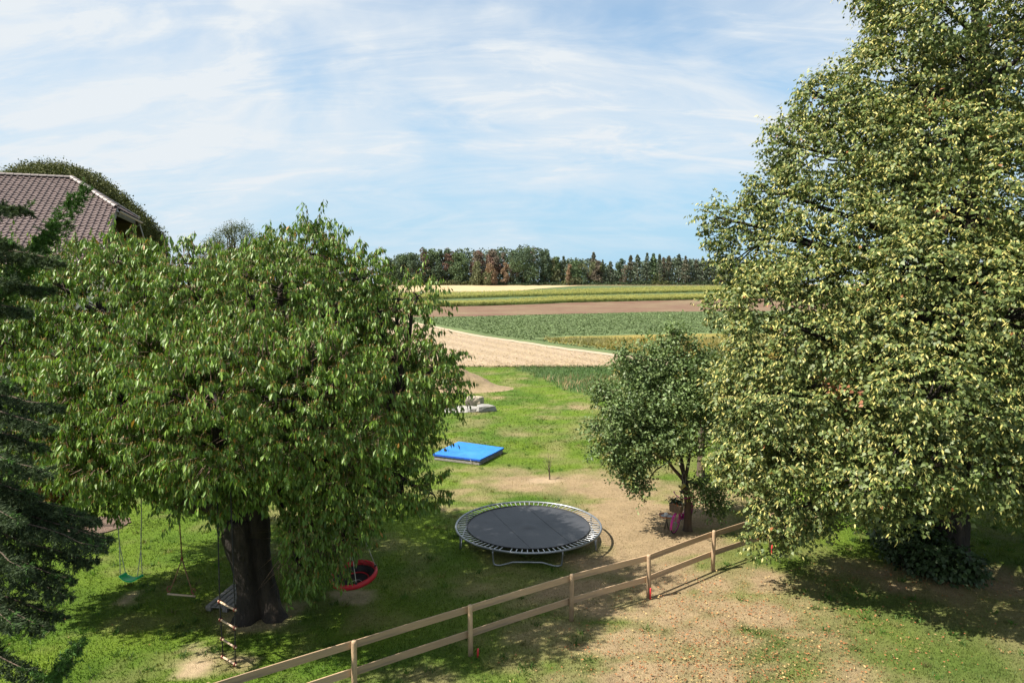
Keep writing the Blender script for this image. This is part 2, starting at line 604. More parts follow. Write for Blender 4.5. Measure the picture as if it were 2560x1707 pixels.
def field(name, front, back, mat, off, nx=90, ny=24, label=None, kind='structure', x0=-320, x1=420):
    """sheet between two lines of (x, y); follows the terrain"""
    front, back = sorted(map(tuple, front)), sorted(map(tuple, back))
    xs = np.linspace(x0, x1, nx)
    yf = np.interp(xs, [p[0] for p in front], [p[1] for p in front])
    yb = np.interp(xs, [p[0] for p in back], [p[1] for p in back])
    rag = lambda y_: y_ + (y_ > 67) * (.012 * y_ * (fbm(xs * .22, 0 * xs, 14, 4) - .5) + .010 * y_ * (fbm(xs * 1.1, 0 * xs, 15, 3) - .5))
    yf, yb = rag(yf), rag(yb)
    yb = np.maximum(yb, yf + 0.01)
    t = np.linspace(0, 1, ny)
    X = np.repeat(xs[None], ny, 0)
    Y = yf[None] * (1 - t[:, None]) + yb[None] * t[:, None]
    Z = zt(Y) + off
    V = np.stack([X, Y, Z], -1).reshape(-1, 3)
    i = np.arange((ny - 1) * nx).reshape(ny - 1, nx)[:, :-1].ravel()
    F = np.stack([i, i + 1, i + nx + 1, i + nx], -1)
    o = np_mesh(name, V, F, mat, smooth=True)
    tag(o, label, None, None, kind)
    return o


def ext(pts, s0=0.0, s1=0.0, far=400):     # lengthen a line both ways with slopes s0, s1
    pts = sorted([(p[0], p[1]) for p in pts])
    a, b = pts[0], pts[-1]
    return [(a[0] - far, a[1] - far * s0)] + pts + [(b[0] + far, b[1] + far * s1)]


# ground: one sheet out to the horizon
ys = np.array(sorted(set([-80, -40, 0] + list(np.linspace(10, 66, 8)) + list(np.linspace(75, 185, 12)) + list(np.linspace(190, 460, 55)) + [500, 700, 1000, 1600, 2500, 4000])))
xs = np.array([-3500, -1800, -900, -500, -320, -200, -100, -50, 0, 50, 100, 200, 320, 500, 900, 1800, 3500.0])
X, Y = np.meshgrid(xs, ys)
V = np.stack([X, Y, zt(Y) - 0.12], -1).reshape(-1, 3)
nx = len(xs)
i = np.arange((len(ys) - 1) * nx).reshape(-1, nx)[:, :-1].ravel()
tag(np_mesh('ground', V, np.stack([i, i + 1, i + nx + 1, i + nx], -1), M_GROUND, smooth=True), kind='structure')

stub_near = ext([GD(700, 846), GD(1060, 842), GD(1300, 844), GD(1480, 843)])
path_pts = [TG(x, y) for x, y in ((875, 728), (940, 741), (1100, 774.5), (1220, 792), (1300, 804), (1400, 817), (1480, 827))]
path_line = ext([(p[0], p[1]) for p in path_pts] + [(16.5, 65.0)], -2.2, 0)
path_b = [(x + 0.9, y + 1.6) for x, y in path_line]
verge_b = [(x + 2.2, y + 3.4) for x, y in path_line]
beet_back = ext([TG(x, y)[:2] for x, y in ((900, 729), (1100, 726.5), (1300, 721), (1500, 716.5), (1660, 714.5))], 0.05, 0.05)
corn_front = ext([TG(x, y)[:2] for x, y in ((948, 705.5), (1110, 702.5), (1286, 695.5), (1461, 691.5), (1672, 687))], 0.1, 0.1)
field('stubble_field', stub_near, path_line, M_STUB, 0.0, nx=500, ny=30)
field('path', path_line, path_b, M_PATH, 0.03, nx=400, ny=4, x0=-320, x1=17)
field('field_verge', path_b, verge_b, M_BEET, 0.0, nx=400, ny=4, x0=-320, x1=30)
field('beet_field', [(x, max(y, 66.3)) for x, y in verge_b], beet_back, M_BEET, 0.0, nx=500, ny=40)
field('tilled_field', beet_back, corn_front, M_PLOUGH, 0.0, nx=500, ny=24)
field('corn_ground', corn_front, [(-400, 405), (500, 405)], M_GAP, 0.0, ny=30)
field('grain_field', [(-400, 306), (0, 322), (8, 346), (40, 392), (500, 400)], [(-400, 620), (500, 620)], M_TAN, 0.08, ny=30)

# ---- lawn
WARP = lambda x, y: (x + 1.1 * (fbm(x * .7, y * .7, 5) - .5), y + 1.1 * (fbm(x * .7, y * .7, 9) - .5))
DRY = [  # display point, radii across / along the view, strength
    (1250, 1105, 3.6, 1.3, .75), (1420, 1120, 3.0, 1.3, .8), (1480, 1180, 2.6, 1.8, 1.0), (1490, 1240, 2.2, 1.4, 1.0), (1420, 1290, 1.9, 1.0, .95),
    (1560, 1330, 2.0, 1.1, 1.0), (1620, 1400, 1.9, 1.0, 1.0), (1440, 1370, 2.4, 1.0, .8), (1330, 1450, 1.7, .9, .65), (1500, 1470, 2.0, .9, .85),
    (1620, 1490, 1.3, .8, .8), (1520, 1550, 1.7, .8, .9), (1700, 1550, .9, .5, .5), (1060, 1135, 1.6, .8, .55), (1060, 1165, .9, .35, .7), (1640, 1140, 2.2, 1.5, .85),
    (1300, 935, 2.6, .9, .45), (1230, 935, 1.2, .7, .35), (1130, 1080, 2.5, .6, .45), (1330, 1090, 2.2, .8, .6), (1700, 1330, 1.6, .8, .6), (1150, 1340, 1.6, .8, .3),
    (1250, 1520, 1.3, .8, .4), (1020, 1090, 1.2, .6, .3), (900, 1125, 1.3, .6, .4), (640, 1180, 1.5, .9, .55), (1220, 870, 2.0, .8, .25), (1120, 912, 1.6, .6, .5),
    (2170, 1330, 2.2, 1.4, .7), (1950, 1300, 1.5, .8, .5), (1850, 1480, 1.0, .6, .35), (2000, 1560, 1.0, .5, .4), (960, 1560, .8, .5, .35), (520, 1525, .55, .45, .8)]
SOIL = [(430, 1548, .42, .42, .95), (465, 1505, .32, .24, .6), (308, 1379, .32, .22, .75), (830, 1372, .62, .42, .8), (590, 1412, 1.0, .7, .65),
        (1262, 1104, .75, .45, .85), (200, 1208, 1.1, .8, .4), (540, 1512, .3, .2, .7), (660, 1395, .5, .4, .5)]
DRYW = [(GD(a, b), rx, ry, s) for a, b, rx, ry, s in DRY]
SOILW = [(GD(a, b), rx, ry, s) for a, b, rx, ry, s in SOIL]
MEAD = [GD(x, y)[:2] for x, y in ((1175, 847), (1250, 880), (1330, 905), (1420, 925), (1560, 940))]
MEAD_X, MEAD_Y = [p[0] for p in MEAD][::1], [p[1] for p in MEAD]


def meadow_mask(x, y):
    """1 inside the uncut strip along the stubble"""
    o = np.argsort(MEAD_Y)
    edge = np.interp(y, np.array(MEAD_Y)[o], np.array(MEAD_X)[o])
    e = (x - edge) / 1.2 + 1.6 * (fbm(x * .5, y * .5, 31) - .5)
    return np.clip(e, 0, 1) * np.clip((y - 37) / 3, 0, 1)


def lawn_masks(x, y):
    wx, wy = WARP(x, y)
    d = np.zeros_like(x)
    for c, rx, ry, s in DRYW:
        q = ((wx - c[0]) / rx) ** 2 + ((wy - c[1]) / ry) ** 2
        d = np.maximum(d, s * np.clip(1.45 - q, 0, 1))
    d = d * np.clip(.32 + 1.40 * fbm(x * 1.7, y * 1.7, 40, 5), 0, 1.1) - .35 * np.clip((fbm(x * 2.6, y * 2.6, 44, 5) - .5) * 4, 0, 1)
    d = np.clip(d, 0, 1)
    d = d + .12 * np.clip((19 - y) / 3, 0, 1) * np.clip((x - 1) / 2, 0, 1) * np.clip(2 * fbm(x * 1.3, y * 1.3, 73, 5) - .3, 0, 1) + .42 * np.clip((fbm(x * .45, y * .45, 71, 5) - .52) * 5, 0, 1) * (x > -4) + .25 * np.clip((fbm(x * 1.1, y * 1.1, 75, 5) - .53) * 6, 0, 1)
    s_ = np.zeros_like(x)
    for c, rx, ry, s in SOILW:
        q = ((wx - c[0]) / rx) ** 2 + ((wy - c[1]) / ry) ** 2
        s_ = np.maximum(s_, s * np.clip((1.25 - q) * 1.6, 0, 1))
    s_ = s_ * np.clip(.35 + 1.5 * fbm(x * 2.3, y * 2.3, 90, 4), 0, 1)
    return np.clip(d, 0, 1), np.clip(s_, 0, 1)


def lawn_color(x, y):
    d, s = lawn_masks(x, y)
    g = fbm(x * .6, y * .6, 3, 5)[:, None]
    k = np.clip((g - .3) * 2.4, 0, 1)
    base = np.array([.055, .105, .010]) * (1 - k) + np.array([.098, .150, .014]) * k
    near = np.clip((21 - y) / 6, 0, 1)[:, None] * np.clip((x + 3) / 3, 0, 1)[:, None]
    base = base * (1 - .4 * near) + np.array([.080, .100, .030]) * .4 * near
    mm = meadow_mask(x, y)[:, None]
    base = base * (1 - mm) + (np.array([.060, .105, .035]) * (.8 + .4 * g)) * mm
    v = fbm(x * 3, y * 3, 55, 4)[:, None]
    dry = np.array([.245, .182, .105]) * (.82 + .36 * v)
    soil = np.array([.34, .255, .165]) * (.85 + .3 * v)
    dd = (d * (1 - .7 * mm[:, 0]))[:, None]
    c = base * (1 - dd) + dry * dd
    return c * (1 - s[:, None]) + soil * s[:, None]


def lawn_height(x, y):
    return .05 * (fbm(x * .35, y * .35, 200, 3) - .5) * np.clip((60 - y) / 10, 0, 1)


gx, gy = np.arange(-58, 58, .3), np.concatenate([np.arange(6, 30, .2), np.arange(30, 66.2, .4)])
X, Y = np.meshgrid(gx, gy)
x, y = X.ravel(), Y.ravel()
V = np.stack([x, y, lawn_height(x, y)], -1)
nx = len(gx)
i = np.arange((len(gy) - 1) * nx).reshape(-1, nx)[:, :-1].ravel()
tag(np_mesh('lawn', V, np.stack([i, i + 1, i + nx + 1, i + nx], -1), M_LAWN, col=lawn_color(x, y), smooth=True), kind='structure')


def blades(name, x, y, h, w, col, mat, lean=.5, zoff=None, label=None, seed=1, dark=.8):
    r = np.random.default_rng(seed)
    n = len(x)
    z = lawn_height(x, y) if zoff is None else zoff
    a = r.uniform(0, 2 * np.pi, n)
    dx, dy = np.cos(a) * w / 2, np.sin(a) * w / 2
    l = r.normal(0, lean, (n, 2)) * h[:, None]
    p0 = np.stack([x - dx, y - dy, z - .01], -1)
    p1 = np.stack([x + dx, y + dy, z - .01], -1)
    p2 = np.stack([x + l[:, 0], y + l[:, 1], z + h], -1)
    V = np.stack([p0, p1, p2], 1).reshape(-1, 3)
    F = np.arange(3 * n).reshape(-1, 3)
    c = np.repeat(col[:, None], 3, 1).reshape(-1, 3)
    o = np_mesh(name, V, F, mat, col=c)
    return tag(o, label, None, None, 'stuff')


def wedge(n, y0, y1, r, power=1.0, margin=3.5):
    """points spread over the part of the lawn in view, denser near"""
    y = y0 + (y1 - y0) * r.uniform(0, 1, n) ** power
    x = r.uniform(-1, 1, n) * (y * .77 + margin)
    return x, y


x, y = wedge(330000, 9.5, 34, rng, 1.25)
d, s = lawn_masks(x, y)
keep = rng.uniform(0, 1, len(x)) > np.clip(s * 1.1 + .35 * d, 0, .97)
x, y, d = x[keep], y[keep], d[keep]
n = len(x)
c = lawn_color(x, y) * rng.uniform(.72, 1.32, (n, 1)) * rng.normal(1, .07, (n, 3))
h = rng.uniform(.025, .075, n) * (1 - .45 * d)
blades('grass', x, y, h, rng.uniform(.012, .03, n), np.clip(c, .01, .8), M_BLADE, label='short mown lawn grass', seed=2)
# taller tufts and weeds the mower missed, in clumps
cx_, cy_ = wedge(1500, 11.5, 40, rng, 1.2)
d, s = lawn_masks(cx_, cy_)
kk = (s < .3) & (d < rng.uniform(.1, .8, len(d)))
cx_, cy_ = cx_[kk], cy_[kk]
x = np.repeat(cx_, 20) + rng.normal(0, .055, len(cx_) * 20)
y = np.repeat(cy_, 20) + rng.normal(0, .055, len(cx_) * 20)
n = len(x)
c = np.repeat(np.where(rng.uniform(0, 1, (len(cx_), 1)) < .75, np.array([.055, .115, .016]), np.array([.15, .15, .05])) * rng.uniform(.7, 1.3, (len(cx_), 1)), 20, 0) * rng.uniform(.7, 1.3, (n, 1))
blades('grass_tufts', x, y, rng.uniform(.06, .14, n), rng.uniform(.015, .035, n), c, M_BLADE, lean=.7, label='taller grass tufts and weeds in the mown lawn', seed=9)
x, y = wedge(110000, 32, 66, rng, 1.0)
n = len(x)
c = lawn_color(x, y) * rng.uniform(.65, 1.5, (n, 1))
blades('lawn_grass', x, y, rng.uniform(.03, .09, n), rng.uniform(.03, .08, n), np.clip(c, .01, .8), M_BLADE, label='sparse grass of the far lawn', seed=3)
x, y = wedge(120000, 38, 65.5, rng, 1.0)
mm = meadow_mask(x, y)
k = rng.uniform(0, 1, len(x)) < mm
x, y = x[k], y[k]
n = len(x)
straw = (rng.uniform(0, 1, n) < np.clip((fbm(x * .5, y * .5, 12) - .45) * 1.1, 0, .3) * (y < 58))[:, None]
c = np.where(straw, np.array([.28, .215, .115]), np.array([.075, .130, .040])) * rng.uniform(.6, 1.4, (n, 1))
blades('meadow_grass', x, y, rng.uniform(.10, .28, n) * (1 + 1.1 * straw[:, 0]), rng.uniform(.03, .09, n), c, M_BLADE, lean=.35, label='uncut grass strip with dry stalks', seed=4)


def leafy(name, x, y, z, h, w, col, mat, label, seed):
    """low crop: pairs of leaning leaf triangles"""
    r = np.random.default_rng(seed)
    n = len(x)
    a = r.uniform(0, 2 * np.pi, n)
    b = a + r.uniform(1.2, 2.6, n)
    c0 = np.stack([x, y, z], -1)
    A = np.stack([np.cos(a) * w, np.sin(a) * w, h * r.uniform(.5, 1.1, n)], -1)
    B = np.stack([np.cos(b) * w, np.sin(b) * w, h * r.uniform(.5, 1.1, n)], -1)
    C = np.stack([np.cos((a + b) / 2) * w * .5, np.sin((a + b) / 2) * w * .5, h * r.uniform(.9, 1.4, n)], -1)
    V = np.stack([c0, c0 + A, c0 + C, c0 + B], 1).reshape(-1, 3)
    i = np.arange(n) * 4
    F = np.concatenate([np.stack([i, i + 1, i + 2], -1), np.stack([i, i + 2, i + 3], -1)])
    o = np_mesh(name, V, F, mat, col=np.repeat(col[:, None], 4, 1).reshape(-1, 3))
    return tag(o, label, None, None, 'stuff')


# beet leaves and the ripe weedy corner
def line_y(line, x):
    l = sorted(line)
    return np.interp(x, [p[0] for p in l], [p[1] for p in l])


y = 67 + 125 * rng.uniform(0, 1, 130000) ** 1.3
x = rng.uniform(-.25, .5, len(y)) * y * 1.05
k = (y > line_y(verge_b, x) + .5) & (y < line_y(beet_back, x))
x, y = x[k], y[k]
GOLD_Y = [TG(a, b)[:2] for a, b in ((1215, 779), (1300, 771), (1450, 768), (1640, 764))]
gold_top = ext(GOLD_Y, 0, 0)
wob = 5 * (fbm(x * .09, y * .09, 8) - .5)
ingold = (y < line_y(gold_top, x) + wob) & (x > 2.5 + wob) & (y > line_y(verge_b, x) + 3 + 1.5 * wob)
n = len(x)
cb = np.array([.088, .125, .052]) * rng.uniform(.65, 1.45, (n, 1)) * np.where(rng.uniform(0, 1, (n, 1)) < .06, 1.7, 1)
kg = ~ingold
leafy('beet_leaves', x[kg], y[kg], zt(y[kg]), rng.uniform(.05, .13, kg.sum()), rng.uniform(.12, .26, kg.sum()), cb[kg], M_FOL, 'green beet leaves covering the field', 5)
yy = rng.uniform(66.5, 96, 60000)
xx = rng.uniform(0, 55, 60000)
wob = 5 * (fbm(xx * .09, yy * .09, 8) - .5)
k = (yy < line_y(gold_top, xx) + wob) & (xx > 2.5 + wob) & (yy > line_y(verge_b, xx) + 2.5 + 1.5 * wob)
xx, yy = xx[k], yy[k]
n = len(xx)
mixg = np.clip((fbm(xx * .12, yy * .12, 77) - .3) * 2 + (84 - yy) * .03, 0, 1)[:, None]
cg = (np.array([.19, .185, .075]) * (1 - mixg) + np.array([.33, .24, .060]) * mixg) * rng.uniform(.6, 1.45, (n, 1))
blades('ripe_weeds', xx, yy, rng.uniform(.3, .75, n), rng.uniform(.08, .2, n), cg, M_BLADE, zoff=zt(yy), label='golden ripe weeds in the beet field corner', seed=6)
field('weed_patch', [(x_, y_ + 1.5) for x_, y_ in verge_b], [(x_, max(y_ - 2, 67)) for x_, y_ in gold_top], M_GOLD, 0.05, nx=40, ny=10, x0=5, x1=80)

# stubble straw lying on the field
y = 64.6 + 70 * rng.uniform(0, 1, 32000) ** 1.7
x = rng.uniform(-.4, .25, len(y)) * y
k = (y < line_y(path_line, x) - .3)
x, y = x[k], y[k]
n = len(x)
a = R_(116) + rng.normal(0, .5, n)
L_ = rng.uniform(.06, .2, n)
dx, dy = np.cos(a) * L_, np.sin(a) * L_
w = .02 + .0005 * (y - 60)
p0 = np.stack([x - dx, y - dy, .02 + 0 * x], -1)
p1 = np.stack([x + dx, y + dy, .05 + rng.uniform(0, .1, n)], -1)
p2 = np.stack([x + dx * .6, y + dy * .6 + w * 2, .04 + rng.uniform(0, .08, n)], -1)
tag(np_mesh('straw', np.stack([p0, p1, p2], 1).reshape(-1, 3), np.arange(3 * n).reshape(-1, 3), M_LITTER,
            col=np.repeat((np.array([.42, .325, .205]) * rng.uniform(.75, 1.12, (n, 1)))[:, None], 3, 1).reshape(-1, 3)), 'cut straw lying on the stubble field', None, None, 'stuff')


# ---- corn
def corn(name, front, back, x0, x1, label, seed, green):
    r = np.random.default_rng(seed)
    xs, ys_ = [], []
    n = 16000
    x = r.uniform(x0, x1, n)
    yf, yb = line_y(front, x), line_y(back, x)
    t = r.uniform(0, 1, n) ** 1.5
    y = yf + (yb - yf) * t
    k = yb > yf + 1
    x, y, t = x[k], y[k], t[k]
    n = len(x)
    z = zt(y)
    V, F, C = [], [], []
    H = r.uniform(1.35, 1.75, n)
    yellow = np.array([.25, .245, .070])
    grn = np.array([.080, .120, .028])
    q = 5
    for j in range(q):
        a = r.uniform(0, 2 * np.pi, n)
        hb = H * (j + .15) / q
        base = np.stack([x, y, z + hb - .25], -1)
        ln = r.uniform(.4, .75, n)
        mid = base + np.stack([np.cos(a) * ln * .6, np.sin(a) * ln * .6, .42 + 0 * x], -1)
        tip = base + np.stack([np.cos(a) * ln * 1.2, np.sin(a) * ln * 1.2, r.uniform(-.1, .35, n)], -1)
        s = np.stack([-np.sin(a) * .09, np.cos(a) * .09, 0 * x], -1)
        b0 = sum(len(v) for v in V)
        V.append(np.stack([base, mid - s, mid + s, tip], 1).reshape(-1, 3))
        i = np.arange(n) * 4 + b0
        F += [np.stack([i, i + 1, i + 2], -1), np.stack([i + 1, i + 3, i + 2], -1)]
        f = np.clip((j / (q - 1)) * 1.15 - green + r.normal(0, .15, n), 0, 1)[:, None]
        cc = (grn * (1 - f) + yellow * f) * r.uniform(.7, 1.3, (n, 1))
        C.append(np.repeat(cc[:, None], 4, 1).reshape(-1, 3))
    o = np_mesh(name, np.concatenate(V), np.concatenate(F), M_CORN, col=np.concatenate(C))
    return tag(o, label, None, None, 'stuff')


gap_front = ext([TG(x, y)[:2] for x, y in ((1000, 690), (1082, 688), (1286, 683), (1461, 677), (1672, 673))], .1, .1)
corn2_front = ext([TG(x, y)[:2] for x, y in ((1000, 688), (1180, 682), (1322, 678.5), (1567, 672), (1672, 670))], .1, .1)
corn2_back = ext([(p[0], p[1] + 26 + 14 * np.clip((p[0]) / 60, 0, 1)) for p in corn2_front[1:-1]], .1, .1)
corn('corn_strip', corn_front, [(a, min(b, c + 18)) for (a, b), (_, c) in zip(gap_front, [(g[0], line_y(corn_front, g[0])) for g in gap_front])], -90, 150, 'yellowing corn strip beside the tilled field', 21, .12)
corn('corn_field', corn2_front, corn2_back, -100, 170, 'yellowing corn strip beyond the grassy gap', 22, .08)

# ================================================================== TREES
def tmpl_leaf(T, F):
    return np.array(T, float), np.array(F, int)


# local axes: x across, y along from the stalk, z the upper side
CHERRY_T = tmpl_leaf([(0, 0, 0), (-.18, .45, .07), (0, .50, -.04), (.18, .45, .07), (0, 1, -.03)], [(0, 2, 1), (0, 3, 2), (1, 2, 4), (2, 3, 4)])
PETIOLE_T = tmpl_leaf([(-.035, -.20, .03), (.035, -.20, .03), (0, .16, .035)], [(0, 1, 2)])
HEART_T = tmpl_leaf([(0, 0, 0), (-.46, .26, .06), (0, .45, -.05), (.46, .26, .06), (0, 1.05, -.06)], [(0, 2, 1), (0, 3, 2), (1, 2, 4), (2, 3, 4)])
OVAL_T = tmpl_leaf([(0, 0, 0), (-.30, .45, .05), (0, 1, -.04), (.30, .45, .05)], [(0, 2, 1), (0, 3, 2)])
BRACT_T = tmpl_leaf([(0, 0, 0), (-.16, .4, .02), (.16, .4, .02), (0, 1, 0)], [(0, 2, 1), (1, 2, 3)])
CLUMP_T = tmpl_leaf([(-.5, 0, 0), (.5, .05, .1), (.1, .9, -.1), (-.2, .3, .5)], [(0, 1, 2), (0, 2, 3)])


def frames(axis, nrm):
    Y = norm(axis)
    Z = norm(nrm - (nrm * Y).sum(-1, keepdims=True) * Y)
    return np.cross(Y, Z), Y, Z


def leaves_arrays(T, pos, axis, nrm, size):
    Tv, Tf = T
    X, Y, Z = frames(axis, nrm)
    s = size[:, None, None]
    V = pos[:, None] + s * (Tv[None, :, 0:1] * X[:, None] + Tv[None, :, 1:2] * Y[:, None] + Tv[None, :, 2:3] * Z[:, None])
    F = Tf[None] + (np.arange(len(pos)) * len(Tv))[:, None, None]
    return V.reshape(-1, 3), F.reshape(-1, 3), len(Tv)


class Foliage:
    def __init__(self): self.V, self.F, self.C, self.n = [], [], [], 0

    def add(self, T, pos, axis, nrm, size, col):
        V, F, k = leaves_arrays(T, pos, axis, nrm, size)
        self.V.append(V)
        self.F.append(F + self.n)
        self.C.append(np.repeat(col[:, None], k, 1).reshape(-1, 3))
        self.n += len(V)
        return self

    def build(self, name, mat, parent, kind='stuff'):
        o = np_mesh(name, np.concatenate(self.V), np.concatenate(self.F), mat, parent, col=np.clip(np.concatenate(self.C), .004, .9))
        if kind: o['kind'] = kind
        return o


def leaf_parts(tree, T, pos, axis, nrm, size, col, mat, name='leaf'):
    """single leaves as parts of the tree; three shared meshes"""
    ms = []
    for k, f in enumerate((.85, 1.0, 1.18)):
        Tv, Tf = T
        me = bpy.data.meshes.new(name)
        me.from_pydata([tuple(p) for p in Tv], [], [tuple(t) for t in Tf])
        at = me.color_attributes.new('Col', 'FLOAT_COLOR', 'POINT')
        cc = tuple(np.clip(col.mean(0) * f, 0, 1)) + (1,)
        for d_ in at.data: d_.color = cc
        me.materials.append(mat)
        ms.append(me)
    X, Y, Z = frames(axis, nrm)
    base = wloc(tree)
    for i in range(len(pos)):
        o = bpy.data.objects.new(name, ms[i % 3])
        COL.objects.link(o)
        o.parent = tree
        s = float(size[i])
        p = pos[i] - base
        o.matrix_local = Matrix(((X[i][0] * s, Y[i][0] * s, Z[i][0] * s, p[0]), (X[i][1] * s, Y[i][1] * s, Z[i][1] * s, p[1]),
                                 (X[i][2] * s, Y[i][2] * s, Z[i][2] * s, p[2]), (0, 0, 0, 1)))


def clumps(lobes, r, f=.40, per=9, flat=.78, core=.80, cdens=.35, minr=.28):
    """break big lobes up into leafy clumps round a thinner core, so the crown has clefts and light and dark bunches"""
    out = []
    for c, rad in lobes:
        c = np.array(c, float)
        m = int(per * (1 + .35 * rad))
        rs = np.maximum(minr, rad * f * r.uniform(.7, 1.3, m) / (1 + .10 * max(rad - 1, 0)))
        d = sph(r, m * 6)
        pick = [0]
        for _ in range(m - 1):                       # spread the clumps evenly
            dist = np.min(np.linalg.norm(d[:, None] - d[pick][None], axis=2), 1)
            pick.append(int(np.argmax(dist * r.uniform(.7, 1, len(d)))))
        for k in range(m):
            q = c + d[pick[k]] * np.maximum(rad - rs[k] * r.uniform(.55, .95), .1)
            out.append((q, (rs[k], rs[k], rs[k] * flat), 1.0))
        out.append((c, (rad * core,) * 3, cdens))
    return out


def lobe_points(lobes, dens, r, shell=(.78, 1.04), inner=.80, rough=.14):
    """anchor points near the skin of a union of ellipsoids, and their outward directions"""
    C = np.array([l[0] for l in lobes], float)
    Rr = np.array([l[1] if not np.isscalar(l[1]) else (l[1],) * 3 for l in lobes], float)
    out_p, out_d, out_l = [], [], []
    for i in range(len(lobes)):
        n = int(dens * (lobes[i][2] if len(lobes[i]) > 2 else 1) * 4 * np.pi * np.mean(Rr[i]) ** 2)
        if n < 1: continue
        d = sph(r, n)
        K = r.normal(size=(5, 3)) * 3.2
        ph = r.uniform(0, 6.3, 5)
        b = np.cos(d @ K.T + ph).sum(1) / 5
        q = r.uniform(shell[0], shell[1], n) * (1 + rough * 1.6 * b + rough * .3 * r.normal(size=n))
        p = C[i] + d * Rr[i] * q[:, None]
        ok = np.ones(n, bool)
        near = np.nonzero(np.linalg.norm(C - C[i], axis=1) < Rr.max(1) + Rr[i].max() * 1.3)[0]
        for j in near:
            if j != i:
                ok &= (np.linalg.norm((p - C[j]) / Rr[j], axis=1) > inner)
        out_p.append(p[ok]); out_d.append(norm(d / Rr[i])[ok]); out_l.append(np.full(ok.sum(), i))
    return np.concatenate(out_p), np.concatenate(out_d), np.concatenate(out_l)


def limb(mb, pts, r0, r1, n=7, seed=0, k=10, wobble=.05):
    """a smooth bent limb through pts"""
    r = np.random.default_rng(seed)
    pts = np.array(pts, float)
    t = np.linspace(0, len(pts) - 1, k)
    i = np.minimum(t.astype(int), len(pts) - 2)
    f = (t - i)[:, None]
    p = pts[i] * (1 - f) + pts[i + 1] * f
    for _ in range(2):
        p[1:-1] = .25 * p[:-2] + .5 * p[1:-1] + .25 * p[2:]
    L = np.linalg.norm(pts[-1] - pts[0])
    p[1:-1] += r.normal(0, wobble * L / k * 2, (k - 2, 3))
    mb.tube(p, np.linspace(r0, r1, k), n)
    return p


def bark_trunk(mb, pts, rad, n=22, seed=0, flute=.10, k=26):
    r = np.random.default_rng(seed)
    pts, rad = np.array(pts, float), np.array(rad, float)
    t = np.linspace(0, 1, k)
    tt = np.linspace(0, 1, len(pts))
    p = np.stack([np.interp(t, tt, pts[:, a]) for a in range(3)], -1)
    for _ in range(2):
        p[1:-1] = .25 * p[:-2] + .5 * p[1:-1] + .25 * p[2:]
    rr = np.interp(t, tt, rad)
    ph = r.uniform(0, 6.3, 4)
    fr = (3, 5, 8, 13)
    noise = r.normal(0, 1, (k, n)) * .02
    mb.tube(p, rr, n, wob=lambda i, q: 1 + noise[i, q] + sum(flute / (a + 1) * math.cos(fr[a] * 2 * math.pi * q / n + ph[a] + .07 * i * (a + 1)) for a in range(4)) * (1 + 1.2 * (1 - t[i]) ** 3))


